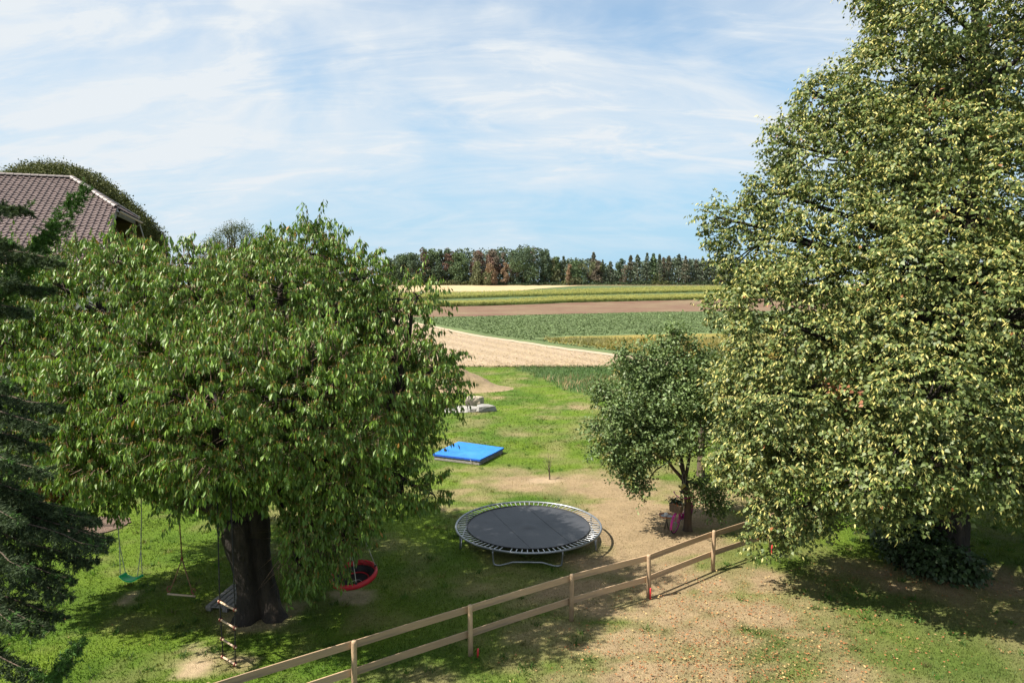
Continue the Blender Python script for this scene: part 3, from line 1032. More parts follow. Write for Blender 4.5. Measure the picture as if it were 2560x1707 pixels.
# ---------------------------------------------------------------- the cherry tree
def cherry():
    r = np.random.default_rng(5)
    B = GD(592, 1412)
    tree = thing('cherry_tree', B, 'big old cherry tree with drooping leaves and thick dark trunk beside the trampoline', 'tree')
    S = lambda x, y, d, rad: (PD(x, y, d), rad)
    lobes = [S(600, 790, 16.5, 2.4), S(470, 718, 16.3, 1.55), S(700, 690, 16.6, 1.75), S(752, 742, 16.2, 1.25), S(870, 715, 16.2, .32), S(915, 690, 16.2, .2), S(958, 682, 16.2, .16), S(240, 715, 16.2, 1.5), S(110, 820, 16.2, 1.75), S(30, 720, 15.8, 1.1), S(40, 880, 15.4, 1.4), S(755, 705, 18.6, 1.4), S(650, 690, 18.8, 1.6), S(140, 660, 16, .9),
             S(80, 1000, 16, 1.7), S(290, 930, 14.6, 1.95), S(500, 930, 13.9, 1.95), S(720, 930, 14.4, 1.9), S(890, 880, 15.8, 1.45), S(928, 890, 16, .5), S(912, 1000, 16, .72), S(870, 1080, 16, .80), S(10, 1010, 15.6, 1.3), S(-60, 860, 15.6, 1.5),
             S(780, 1120, 15, 1.15), S(725, 1225, 14.8, .78), S(680, 1285, 14.8, .5), S(480, 1110, 14.4, .85), S(310, 1070, 15, .95), S(170, 1120, 15, .95), S(60, 1180, 15.5, .9), S(600, 820, 19, 2.8), S(300, 860, 19, 2.4),
             S(830, 900, 19, 1.9), S(560, 980, 18.3, 2.2), S(590, 1080, 14.6, .75), S(445, 605, 16.4, .5), S(700, 580, 16.5, .7), S(180, 640, 16.3, .7), S(825, 640, 16.2, .36), S(275, 600, 16.2, .55),
             S(330, 1010, 17.5, 1.5), S(925, 1135, 16, .46), S(985, 1130, 16, .26), S(795, 1235, 15.0, .42), S(1000, 845, 16, .26), S(560, 655, 16.6, .7)]
    fork = B + np.array([-.25, .05, 2.35])
    # trunk
    mb = MB()
    bark_trunk(mb, [B + (.05, 0, -.25), B + (.03, 0, .2), B + (-.05, .02, .8), B + (-.16, .04, 1.4), B + (-.28, .05, 1.95), fork + (-.05, 0, .05)], [.66, .46, .39, .41, .50, .44], n=30, seed=3, flute=.17, k=30)
    tag(mb.build('trunk', M_BARK, tree))
    # big limbs
    arm = [fork + (-.18, 0, -.25), B + (-1.05, .3, 2.75), PD(400, 1165, 16.6), PD(290, 1085, 16.9), PD(190, 1040, 17.0)]
    ends = []
    for i, pts in enumerate((arm, [fork + (.25, 0, -.35), B + (.08, -.1, 3.3), PD(600, 960, 16.3), PD(610, 780, 16.5)], [fork, B + (.5, -.3, 3.2), PD(760, 1060, 15.6), PD(900, 960, 15.8)],
                             [fork, B + (-.3, -.5, 3.2), PD(510, 1030, 14.9), PD(480, 920, 14.4)], [fork, B + (0, .8, 3.3), PD(560, 960, 17.8), PD(600, 840, 18.6)],
                             [fork, B + (-.7, .2, 3.4), PD(420, 960, 16.3), PD(280, 800, 16.3)])):
        mb = MB()
        limb(mb, pts, .33 if i < 2 else .27, .08, 10, i, 16)
        ends += [np.array(pts[1]), np.array(pts[2]), np.array(pts[-1])]
        mb.build('limb', M_BARK, tree)
    E = np.array(ends)
    mb = MB()
    for i, (c, rad) in enumerate(lobes):
        dd = np.linalg.norm(E - c, axis=1) + .8 * np.maximum(0, E[:, 2] - c[2])
        s = E[np.argmin(dd)]
        if np.linalg.norm(s - c) > .3:
            limb(mb, [s, (s + c) / 2 + (0, 0, .25), c], .085, .035, 6, i, 7)
        for d in sph(r, int(5 + 3 * rad)):
            limb(mb, [c, c + d * rad * .5 + (0, 0, .08), c + d * rad * .95], .03, .008, 4, int(r.integers(1e6)), 4)
    tag(mb.build('branches', M_BARK, tree), kind='stuff')
    # shoots
    p, d, li = lobe_points(clumps(lobes, r, f=.46, per=8, minr=.33, flat=.68, core=.72), 16, r, shell=(.60, 1.05), inner=.78, rough=.13)
    n = len(p)
    up = np.clip(d[:, 2], -1, 1)
    ln = r.uniform(.32, .68, n) * (1 + .2 * np.clip(up, 0, 1))
    lead = (up > .55) & (r.uniform(0, 1, n) < .11)
    ln[lead] *= r.uniform(1.0, 1.7, lead.sum())
    sd = norm(d * (.9 - .3 * np.abs(up))[:, None] * np.array([1, 1, .5]) + np.stack([0 * up, 0 * up, .22 + .35 * np.clip(up, 0, 1)], -1) + .36 * r.normal(size=(n, 3)) * np.array([1, 1, .5]))
    sd[lead] = norm(np.array([0, 0, 1.0]) + .22 * r.normal(size=(lead.sum(), 3)))
    lowest = p[:, 2] < 2.2
    sd[lowest] = norm(sd[lowest] * np.array([1, 1, .3]) - np.array([0, 0, .5]))
    # twig stems
    Vt, nt_ = [], 0
    tip = p + sd * ln[:, None] - np.array([0, 0, 1.0]) * (ln ** 2 * .5)[:, None] * (~lead)[:, None]
    start = p - sd * .12
    side = norm(np.cross(sd, np.array([.3, .2, 1.0]))) * .007
    Vt = np.stack([start - side, start + side, tip, start + np.cross(sd, side)], 1).reshape(-1, 3)
    i = np.arange(n) * 4
    Ft = np.concatenate([np.stack([i, i + 1, i + 2], -1), np.stack([i + 1, i + 3, i + 2], -1), np.stack([i + 3, i, i + 2], -1)])
    tw = np_mesh('twigs', Vt, Ft, M_TWIG, tree)
    tw['kind'] = 'stuff'
    # leaves
    fol = Foliage()
    per = 20
    allp, alla, alln, alls, allc = [], [], [], [], []
    shoot_tone = r.uniform(.68, 1.32, n)
    for k in range(per):
        t = 1.03 - .85 * ((k + r.uniform(0, 1, n)) / per) ** 1.15
        m = r.uniform(0, 1, n) < .93
        q = p + sd * (ln * t)[:, None] - np.array([0, 0, 1.0]) * ((ln * t) ** 2 * .5)[:, None] * (~lead)[:, None]
        az = r.uniform(0, 2 * np.pi, n)
        hor = np.stack([np.cos(az), np.sin(az), 0 * az], -1)
        ax = norm(hor * (.08 + .75 * r.uniform(0, 1, n) ** 1.6)[:, None] + .14 * d - np.array([0, 0, 1.0]) * r.uniform(.8, 1.1, n)[:, None])
        q = q + hor * .035
        nr = norm(hor * .8 + np.array([0, 0, .5]) + .45 * r.normal(size=(n, 3)))
        sz = r.uniform(.085, .178, n)
        g = r.uniform(0, 1, n)[:, None]
        c = (np.array([.064, .130, .018]) * (1 - g) + np.array([.168, .255, .047]) * g) * (shoot_tone * r.uniform(.8, 1.2, n))[:, None]
        old = r.uniform(0, 1, n) < .012
        c[old] = np.array([.30, .16, .03]) * r.uniform(.6, 1.2, (old.sum(), 1))
        allp.append(q[m]); alla.append(ax[m]); alln.append(nr[m]); alls.append(sz[m]); allc.append(c[m])
    q, ax, nr, sz, c = map(np.concatenate, (allp, alla, alln, alls, allc))
    # the crown's skirt: how low the leaves hang along the tree
    kx = (np.array([-200, 0, 170, 270, 380, 440, 480, 500, 545, 590, 622, 640, 720, 780, 800, 818, 850, 885, 1000, 1025, 1100]) - 1176) / 1568 * 15.5
    ky = 7.9 - (np.array([1270, 1260, 1250, 1190, 1165, 1190, 1215, 1175, 1150, 1160, 1190, 1370, 1385, 1345, 1295, 1258, 1250, 1235, 1220, 1195, 1100]) - 652) / 1568 * 15.5
    okz = q[:, 2] - sz * .8 > np.interp(q[:, 0] / q[:, 1] * 15.5, kx, ky) + .25 * (vnoise(q[:, 0] * 2.5, q[:, 1] * 2.5, 3) - .5)
    q, ax, nr, sz, c = q[okz], ax[okz], nr[okz], sz[okz], c[okz]
    # a rusty patch low on the left side
    pc = PD(75, 1125, 15.2)
    near = (np.linalg.norm((q - pc) / np.array([.75, 2.2, .5]), axis=1) < 1) & (r.uniform(0, 1, len(q)) < .6)
    c[near] = np.array([.36, .115, .03]) * r.uniform(.6, 1.3, (near.sum(), 1))
    # the 300 leaves that show largest become parts
    face = (np.repeat(d[None], 1, 0)[0])
    dist = np.linalg.norm(q - np.array([0, 0, CAM_H]), axis=1) / (sz / .15)
    cand = np.argsort(dist)[:2400]
    pick = r.choice(cand, 300, replace=False)
    rest = np.ones(len(q), bool)
    rest[pick] = False
    leaf_parts(tree, CHERRY_T, q[pick], ax[pick], nr[pick], sz[pick] * 1.05, c[pick], M_CHERRY)
    fol.add(CHERRY_T, q[rest], ax[rest], nr[rest], sz[rest], c[rest])
    pe = r.uniform(0, 1, len(q)) < .55
    pcol = np.array([.30, .19, .06]) * r.uniform(.5, 1.3, (pe.sum(), 1))
    fol.add(PETIOLE_T, q[pe], ax[pe], nr[pe], sz[pe] * 1.25, pcol)
    fol.build('foliage', M_CHERRY, tree)
    print('cherry leaves', len(q))
    return tree, np.array(arm)


CHERRY, ARM = cherry()


# ---------------------------------------------------------------- the linden
def linden():
    r = np.random.default_rng(8)
    B = GD(2170, 1292)
    tree = thing('linden_tree', B, 'huge linden tree full of pale yellow bracts, its crown leaving the top of the photo', 'tree')
    S = lambda x, y, d, rad: (PD(x, y, d), rad)
    lobes = [S(2230, 150, 18.5, 3.0), S(2250, -120, 19, 3.0), S(2115, 200, 18.5, 1.85), S(1965, 370, 18.5, 1.85), S(2200, 480, 17.5, 2.9), S(1870, 540, 18.5, 1.75), S(1745, 560, 19, 1.15), S(1690, 520, 19, .70),
             S(1650, 500, 19, .35), S(2040, 690, 16.8, 2.5), S(1800, 740, 17.5, 1.55), S(1860, 890, 16.8, 1.75), S(1735, 900, 17.6, 1.2), S(2120, 940, 15.2, 2.05), S(2300, 740, 15.6, 2.5), S(1840, 1060, 16.6, 1.4),
             S(1720, 1050, 17.6, .95), S(1990, 1090, 15.2, 1.05), S(1800, 1190, 16.6, .72), S(1880, 1170, 16.4, .6), S(2290, 1040, 15.2, 1.45), S(2140, 1070, 14.6, 1.0), S(2450, 900, 17.5, 2.8), S(2450, 480, 18.5, 3.4),
             S(2500, 80, 19, 3.4), S(2250, 400, 22.5, 4.0), S(2250, 800, 22.5, 4.0), S(2010, 850, 21, 2.8), S(2500, 1000, 20, 2.4), S(2620, 700, 21, 3.2), S(2340, 1110, 14.8, .75), S(2115, 60, 18.5, .95),
             S(1900, 230, 18.5, .75), S(1815, 330, 18.5, .65), S(1770, 440, 18.6, .6), S(1670, 700, 18.6, .55), S(1760, 1230, 17, .42), S(2065, -30, 18.6, .7), S(2420, 1090, 16, 1.2), S(2080, 1150, 14.7, .55), S(2250, -420, 19.5, 2.6)]
    fork = B + np.array([.1, 0, 3.2])
    mb = MB()
    bark_trunk(mb, [B + (0, 0, -.2), B + (0, 0, .4), B + (.05, 0, 1.6), fork], [.72, .52, .46, .44], seed=9)
    mb.build('trunk', M_BARK, tree)
    top = PD(2250, -250, 19.2)
    mb = MB()
    limb(mb, [fork, fork + (.2, .1, 4.5), top], .44, .07, 10, 1, 16, .01)
    mb.build('leader', M_BARK, tree)
    axis = np.stack([fork + (top - fork) * t for t in np.linspace(0, 1, 30)])
    mb = MB()
    for i, (c, rad) in enumerate(lobes):
        want = c[2] - .45 * np.linalg.norm(c[:2] - axis[0][:2])
        s = axis[np.argmin(np.abs(axis[:, 2] - max(want, fork[2])))]
        L = np.linalg.norm(c - s)
        limb(mb, [s, s * .5 + c * .5 + (0, 0, .08 * L), c], .05 + .012 * L, .035, 6, i, 9, .03)
        for d in sph(r, int(5 + 3 * rad)):
            limb(mb, [c, c + d * rad * .5, c + d * rad * .95], .03, .008, 4, int(r.integers(1e6)), 4)
    tag(mb.build('branches', M_BARK, tree), kind='stuff')
    p, d, li = lobe_points(clumps(lobes, r, f=.50, per=8, minr=.32, cdens=.5, core=.68, flat=.72), 27, r, shell=(.60, 1.05), inner=.80, rough=.13)
    keep = (p[:, 2] > 1.0)
    p, d = p[keep], d[keep]
    # fewer sprays on the side that faces away and above the picture
    view = norm(np.array([0, 0, CAM_H]) - p)
    hide = ((d * view).sum(1) < -.25) | (p[:, 2] > 19.5)
    k = ~hide | (r.uniform(0, 1, len(p)) < .40)
    p, d = p[k], d[k]
    n = len(p)
    tone = r.uniform(.75, 1.25, n)
    allq, alla, alln, alls, allc = [], [], [], [], []
    fol = Foliage()
    tang = norm(np.cross(d, sph(r, n)))
    spr = norm(d * .7 + tang * .7 + np.array([0, 0, .12]))
    topl = (d[:, 2] > .2) & (r.uniform(0, 1, n) < .10)
    spr[topl] = norm(np.array([0, 0, .8]) + d[topl] * .6 + .2 * r.normal(size=(topl.sum(), 3)))
    ln = r.uniform(.22, .5, n)
    ln[topl] = r.uniform(.5, .85, topl.sum())
    for k in range(9):
        t = (k + r.uniform(0, 1, n)) / 9
        az = r.uniform(0, 2 * np.pi, n)
        hor = np.stack([np.cos(az), np.sin(az), 0 * az], -1)
        q = p + spr * (ln * t)[:, None] + hor * r.uniform(.02, .09, n)[:, None] - np.array([0, 0, 1.0]) * (t ** 2 * .10)[:, None]
        ax = norm(hor * .7 + spr * .35 - np.array([0, 0, 1.0]) * r.uniform(.35, 1.0, n)[:, None])
        nr = norm(d * .55 + np.array([0, 0, .55]) + .5 * r.normal(size=(n, 3)))
        g = r.uniform(0, 1, n)[:, None]
        c = (np.array([.062, .096, .026]) * (1 - g) + np.array([.142, .176, .054]) * g) * (tone * r.uniform(.8, 1.2, n))[:, None]
        allq.append(q); alla.append(ax); alln.append(nr); alls.append(r.uniform(.06, .118, n)); allc.append(c)
    q, ax, nr, sz, c = map(np.concatenate, (allq, alla, alln, alls, allc))
    old = r.uniform(0, 1, len(q)) < .004
    c[old] = np.array([.22, .09, .03])
    for cx, cy, cd in ((2215, 205, 15.6), (1922, 890, 15.2), (2190, 480, 15)):
        nn = (np.linalg.norm((q - PD(cx, cy, cd)) / np.array([.2, 2.5, .25]), axis=1) < 1) & (r.uniform(0, 1, len(q)) < .35)
        c[nn] = np.array([.24, .10, .05])
    dist = np.linalg.norm(q - np.array([0, 0, CAM_H]), axis=1) / (sz / .09)
    dist[(q[:, 0] / q[:, 1] > .74) | (q[:, 2] > 17)] += 50
    pick = r.choice(np.argsort(dist)[:2600], 300, replace=False)
    rest = np.ones(len(q), bool)
    rest[pick] = False
    leaf_parts(tree, HEART_T, q[pick], ax[pick], nr[pick], sz[pick], c[pick], M_LINDEN)
    fol.add(HEART_T, q[rest], ax[rest], nr[rest], sz[rest], c[rest])
    # pale bracts hanging under the sprays, thickened sunward so the lit side is coloured paler
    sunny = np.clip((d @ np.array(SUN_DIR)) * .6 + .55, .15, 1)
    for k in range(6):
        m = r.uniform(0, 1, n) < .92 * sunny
        t = r.uniform(0, 1.05, n)[m]
        az = r.uniform(0, 2 * np.pi, m.sum())
        hor = np.stack([np.cos(az), np.sin(az), 0 * az], -1)
        qq = p[m] + spr[m] * (ln[m] * t)[:, None] + hor * .05 + d[m] * .05 - np.array([0, 0, 1.0]) * (t ** 2 * .10)[:, None]
        aa = norm(hor * .55 + d[m] * .3 - np.array([0, 0, 1.0]) * r.uniform(.4, 1.1, m.sum())[:, None])
        nn = norm(d[m] * .6 + hor * .4 + .4 * r.normal(size=(m.sum(), 3)))
        g = r.uniform(0, 1, m.sum())[:, None]
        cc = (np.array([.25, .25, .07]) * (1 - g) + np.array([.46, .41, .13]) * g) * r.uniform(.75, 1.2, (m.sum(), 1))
        fol.add(BRACT_T, qq, aa, nn, r.uniform(.07, .14, m.sum()), cc)
    fol.build('foliage', M_LINDEN, tree)
    print('linden leaves', len(q))
    # leafy suckers round its foot
    F2 = Foliage()
    lb = [(GD(2090, 1290) + (0, 0, .7), (.9, .8, .9)), (GD(2140, 1320) + (0, 0, .5), (.7, .7, .7)), (GD(2200, 1330) + (0, 0, .35), (.6, .6, .5)), (GD(2050, 1250) + (0, 0, .5), (.6, .6, .7))]
    p, d, _ = lobe_points(lb, 60, r, shell=(.5, 1.05), inner=.6)
    p, d = p[p[:, 2] > .05], d[p[:, 2] > .05]
    n = len(p)
    for k in range(4):
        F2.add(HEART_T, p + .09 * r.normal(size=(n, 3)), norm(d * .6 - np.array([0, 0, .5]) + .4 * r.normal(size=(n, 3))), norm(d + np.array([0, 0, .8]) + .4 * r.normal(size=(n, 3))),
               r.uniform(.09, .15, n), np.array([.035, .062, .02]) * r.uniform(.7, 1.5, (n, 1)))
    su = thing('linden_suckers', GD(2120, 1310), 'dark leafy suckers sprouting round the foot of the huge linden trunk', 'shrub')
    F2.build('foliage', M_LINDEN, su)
    mb = MB()
    for k in range(14):
        a = GD(2120, 1310) + np.append(r.normal(0, .3, 2), -.05)
        limb(mb, [a, a + np.append(r.normal(0, .35, 2), r.uniform(.6, 1.1))], .012, .005, 4, k, 4)
    mb.build('stems', M_BARK, su)


linden()


# ---------------------------------------------------------------- smaller round leaved trees
def small_tree(name, B, lobes, limbs, trunk_pts, trunk_rad, label, dens, cols, seed, group=None, leaf=(.06, .095), per=12, mat=None, dark=1.0, yellow=.05):
    r = np.random.default_rng(seed)
    tree = thing(name, B, label, 'tree', group)
    mb = MB()
    bark_trunk(mb, trunk_pts, trunk_rad, n=14, seed=seed, flute=.08, k=14)
    mb.build('trunk', M_BARK2, tree)
    for i, pts in enumerate(limbs):
        mb = MB()
        limb(mb, pts, trunk_rad[-1] * .62, .02, 7, seed + i, 10, .04)
        mb.build('limb', M_BARK2, tree)
    E = np.array([q for pts in limbs for q in pts[1:]])
    mb = MB()
    for i, (c, rad) in enumerate(lobes):
        s = E[np.argmin(np.linalg.norm(E - c, axis=1) + .6 * np.maximum(0, E[:, 2] - c[2]))]
        limb(mb, [s, (s + c) / 2 + (0, 0, .1), c], .03, .015, 5, i, 6)
        for d in sph(r, int(6 + 3 * np.mean(rad))):
            limb(mb, [c, c + d * np.array(rad) * .6, c + d * np.array(rad) * 1.0], .014, .005, 4, int(r.integers(1e6)), 4)
    tag(mb.build('branches', M_BARK2, tree), kind='stuff')
    p, d, li = lobe_points(clumps(lobes, r, f=.42, per=7, minr=.16, core=.5, cdens=.05), dens, r, shell=(.45, 1.1), inner=.65, rough=.45)
    n = len(p)
    fol = Foliage()
    tone = r.uniform(.7, 1.3, n)
    yl = r.uniform(0, 1, n) < yellow
    spr = norm(d * .6 + .6 * r.normal(size=(n, 3)) + np.array([0, 0, .25]))
    ln = r.uniform(.15, .55, n)
    for k in range(per):
        t = (k + r.uniform(0, 1, n)) / per
        h = sph(r, n)
        q = p + spr * (ln * t)[:, None] + h * .04
        ax = norm(h * .8 + spr * .3 - np.array([0, 0, .45]))
        nr = norm(d * .9 + np.array([0, 0, .3]) + .55 * r.normal(size=(n, 3)))
        g = r.uniform(0, 1, n)[:, None]
        c = (np.array(cols[0]) * (1 - g) + np.array(cols[1]) * g) * tone[:, None]
        c[yl] = np.array([.17, .16, .045]) * r.uniform(.7, 1.2, (yl.sum(), 1))
        fol.add(OVAL_T, q, ax, nr, r.uniform(leaf[0], leaf[1], n), c)
    fol.build('foliage', mat or M_PLUM, tree)
    return tree


S = lambda x, y, d, rad: (PD(x, y, d), rad)
PB = GD(1578, 1224)
PB = np.array([5.66, 21.42, 0.0])
f1 = PD(1572, 1105, PB[1])
plum = small_tree('plum_tree', PB,
                  [S(1540, 900, 21.6, 1.35), S(1445, 950, 21.4, .95), S(1500, 840, 21.8, .85), S(1440, 850, 21.6, .42), S(1425, 815, 21.6, .22), S(1545, 790, 21.8, .42), S(1550, 760, 21.8, .18), S(1410, 1030, 21, .75), S(1395, 920, 21.4, .45),
                   S(1380, 890, 21.4, .25), S(1450, 1085, 21, .55), S(1420, 1000, 22, .7), S(1630, 900, 21.8, 1.1), S(1560, 1000, 21, .9), S(1630, 1140, 21.2, .42), S(1600, 1120, 21, .3), S(1655, 1165, 21.2, .3), S(1500, 1010, 22.2, .9), S(1470, 1125, 20.8, .22), S(1600, 820, 22, .6), S(1480, 1030, 20.8, .5), S(1365, 985, 21.2, .25)],
                  [[f1, PD(1535, 1060, 21.5), PD(1500, 1040, 21.3), PD(1420, 1045, 21.1)], [f1, PD(1555, 1040, 21.6), PD(1520, 930, 21.6), PD(1500, 830, 21.7)], [f1, PD(1585, 1040, 21.6), PD(1600, 940, 21.8), PD(1640, 880, 21.8)],
                   [f1, PD(1560, 1030, 21.9), PD(1550, 880, 21.8), PD(1547, 790, 21.8)], [f1, PD(1600, 1110, 21.3), PD(1640, 1130, 21.2)]],
                  [PB - (0, 0, .15), PB + (0, 0, .1), PB + (.0, 0, .6), PB + (-.02, 0, 1.1), f1], [.20, .125, .115, .11, .10],
                  'small plum tree with grey green leaves that the magenta bicycle leans on', 30, ((.070, .120, .038), (.165, .220, .080)), 31, leaf=(.08, .125), per=10)
QB = G(1752, 1190)
f2 = QB + (0, 0, 2.6)
small_tree('plum_tree', QB, [S(1690, 960, 27.5, 1.5), S(1650, 890, 27.5, 1.1), S(1640, 850, 28, .9), S(1760, 930, 28, 1.6), S(1700, 860, 28.5, 1.3), S(1800, 1000, 28, 1.2)],
           [[f2, PD(1640, 960, 28), PD(1660, 880, 28)], [f2, PD(1700, 940, 28.3), PD(1760, 900, 28.3)]],
           [QB - (0, 0, .15), QB + (0, 0, .3), QB + (0, 0, 1.4), f2], [.19, .15, .14, .13],
           'second slender tree behind the plum tree, its crown lost in the linden leaves', 45, ((.045, .075, .03), (.085, .12, .05)), 33)

# ---------------------------------------------------------------- the dome tree behind the house and the one behind the cherry
def ball_tree(name, lobes, base, trunk_r, label, dens, cols, seed, leaf=(.12, .2), per=6, rough=.06, shell=(.82, 1.02)):
    r = np.random.default_rng(seed)
    tree = thing(name, base, label, 'tree')
    mb = MB()
    c0 = np.mean([l[0] for l in lobes], 0)
    bark_trunk(mb, [base - (0, 0, .2), base + (0, 0, 1), base * .4 + c0 * .6], [trunk_r * 1.3, trunk_r, trunk_r * .6], n=12, seed=seed, k=10)
    mb.build('trunk', M_BARK2, tree)
    mb = MB()
    s = base * .4 + c0 * .6
    for i, (c, rad) in enumerate(lobes):
        for d in sph(r, 12):
            limb(mb, [s, c + d * np.array(rad) * .5, c + d * np.array(rad) * .97], .09, .015, 5, int(r.integers(1e6)), 6)
    tag(mb.build('branches', M_BARK2, tree), kind='stuff')
    p, d, _ = lobe_points(lobes, dens, r, shell=shell, inner=.85, rough=rough)
    k = (norm(np.array([0, 0, CAM_H]) - p) * d).sum(1) > -.35
    k |= r.uniform(0, 1, len(p)) < .4
    p, d = p[k], d[k]
    n = len(p)
    fol = Foliage()
    tone = r.uniform(.7, 1.3, n)
    for j in range(per):
        q = p + .14 * r.normal(size=(n, 3))
        g = r.uniform(0, 1, n)[:, None]
        fol.add(OVAL_T, q, norm(d * .5 + .7 * r.normal(size=(n, 3)) + np.array([0, 0, .2])), norm(d + .6 * r.normal(size=(n, 3)) + np.array([0, 0, .4])), r.uniform(leaf[0], leaf[1], n),
                (np.array(cols[0]) * (1 - g) + np.array(cols[1]) * g) * tone[:, None])
    fol.build('foliage', M_FOL, tree)


dc = PD(165, 565, 60)
ball_tree('clipped_tree', [(PD(140, 565, 60), (6.8, 7.0, 6.75)), (PD(230, 590, 60), (5.1, 5.5, 5.3)), (PD(80, 545, 60), (5.3, 5.5, 5.8)), (PD(300, 600, 60), (2.4, 3.5, 4.0))],
          np.array([dc[0], dc[1], 0]), .35, 'dense dome shaped dark green tree rising behind the tiled roof', 62, ((.052, .064, .018), (.092, .098, .028)), 41, shell=(.85, 1.01), rough=.09)
tb = PD(545, 560, 52)
ball_tree('lone_tree', [(PD(545, 545, 52), (1.35, 1.5, 1.2)), (PD(520, 580, 52), (1.9, 2, 1.6)), (PD(585, 590, 52), (1.8, 2, 1.8)), (PD(480, 610, 52), (1.1, 1.5, 1.1)), (PD(560, 680, 52), (2.6, 2.6, 2.6))],
          np.array([tb[0], tb[1], 0]), .18, 'greyish green tree top peeking out above the crown of the cherry tree', 44, ((.058, .078, .030), (.095, .115, .048)), 43, leaf=(.07, .12), rough=.2, shell=(.5, 1.05))


# ---------------------------------------------------------------- spruce at the left edge
def spruce():
    r = np.random.default_rng(17)
    T = np.array([-7.7, 8.4, 0.0])
    tree = thing('spruce_tree', T, 'dark spruce at the left photo edge, boughs hanging in front of the cherry tree', 'tree')
    mb = MB()
    bark_trunk(mb, [T - (0, 0, .2), T + (0, 0, 3), T + (0, 0, 6), T + (0, 0, 9.3)], [.26, .2, .12, .02], n=12, seed=2, k=16)
    mb.build('trunk', M_BARK2, tree)
    tips = [(205, 478, 8.0, 1), (60, 520, 7.8, 0), (130, 565, 8.0, 1), (143, 650, 7.6, 0), (120, 720, 7.8, 0), (60, 775, 7.4, 0), (20, 960, 7.6, 0), (137, 1015, 7.9, 0),
            (120, 1065, 7.5, 0), (95, 1110, 7.7, 0), (105, 1180, 7.4, 0), (80, 1235, 7.6, 0), (150, 1265, 7.9, 0), (235, 1300, 7.9, 0), (268, 1345, 7.7, 0), (246, 1365, 7.5, 0), (225, 1400, 7.8, 0), (175, 1445, 7.6, 0),
            (160, 1485, 7.5, 0), (145, 1535, 7.8, 0), (110, 1565, 7.4, 0), (188, 1612, 7.3, 1), (150, 1665, 7.3, 1), (85, 1690, 7.4, 0), (60, 1420, 7.0, 0), (40, 1300, 6.9, 0), (30, 1560, 7.0, 0), (20, 1150, 7, 0), (20, 700, 7.0, 0), (15, 600, 7.2, 0)]
    A, D, Lh = [], [], []
    stems = MB()
    tone = []
    for k in range(len(tips) + 70):
        if k < len(tips):
            x, y, d, rise = tips[k]
            tip = P(x, y, d)
            rr = np.linalg.norm((tip - T)[:2])
        else:
            z = r.uniform(.7, 9)
            az = r.uniform(0, 2 * np.pi)
            rr = (9.5 - z) * .22 + .3
            tip = T + np.array([math.cos(az) * rr, math.sin(az) * rr, z])
            if tip[0] / tip[1] > -.77: continue
            rise = r.uniform(0, 1) < .3
        z0 = tip[2] + (-.9 if rise else .45) * rr * .6
        root = T + np.array([0, 0, z0])
        mid = root * .45 + tip * .55 + np.array([0, 0, (-.22 if rise else -.05) * rr])
        pts = limb(stems, [root, mid, tip], .022, .004, 5, k, 12, .02)
        L = np.linalg.norm(tip - root)
        nb = int(14 * L)
        dirb = norm(tip - root)
        for s in np.linspace(.25, 1, nb):
            pos = pts[0] + 0
            j = s * (len(pts) - 1)
            i0 = min(int(j), len(pts) - 2)
            pos = pts[i0] * (1 - (j - i0)) + pts[i0 + 1] * (j - i0)
            for side in (-1, 1):
                lat = np.cross(dirb, [0, 0, 1.0]) * side
                ln = (.10 + .30 * (1 - s) ** .7) * r.uniform(.7, 1.2)
                dd = norm(lat * .75 + dirb * .75 + np.array([0, 0, -.45 if not rise else .05]) + .15 * r.normal(size=3))
                A.append(pos); D.append(dd * ln)
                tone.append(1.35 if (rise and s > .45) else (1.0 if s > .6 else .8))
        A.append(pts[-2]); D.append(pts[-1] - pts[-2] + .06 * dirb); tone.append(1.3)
    tag(stems.build('branches', M_BARK2, tree), kind='stuff')
    A, D, tone = np.array(A), np.array(D), np.array(tone)
    # side shoots
    n = len(A)
    A2, D2, t2 = [A], [D], [tone]
    for k in range(3):
        t = r.uniform(.25, .9, n)[:, None]
        dd = norm(norm(D) + .9 * r.normal(size=(n, 3)) + np.array([0, 0, -.25])) * (np.linalg.norm(D, axis=1) * r.uniform(.35, .6, n))[:, None]
        A2.append(A + D * t); D2.append(dd); t2.append(tone * r.uniform(.85, 1.15, n))
    A, D, tone = np.concatenate(A2), np.concatenate(D2), np.concatenate(t2)
    n = len(A)
    fol = Foliage()
    Ln = np.linalg.norm(D, axis=1)
    per = 24
    NEED = tmpl_leaf([(-.12, 0, 0), (.12, 0, 0), (0, 1, 0)], [(0, 1, 2)])
    ok = A[:, 0] < 20
    for k in range(per):
        t = ((k + r.uniform(0, 1, n)) / per)[:, None]
        perp = norm(np.cross(D, sph(r, n)))
        ax = norm(norm(D) * .8 + perp * .9)
        g = r.uniform(0, 1, n)[:, None]
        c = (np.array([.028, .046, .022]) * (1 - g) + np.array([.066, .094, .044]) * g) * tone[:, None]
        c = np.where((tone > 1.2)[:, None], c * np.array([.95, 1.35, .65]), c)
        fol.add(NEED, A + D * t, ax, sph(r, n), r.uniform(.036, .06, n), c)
    fol.build('needles', M_NEEDLE, tree)
    print('spruce needles', n * per)


spruce()

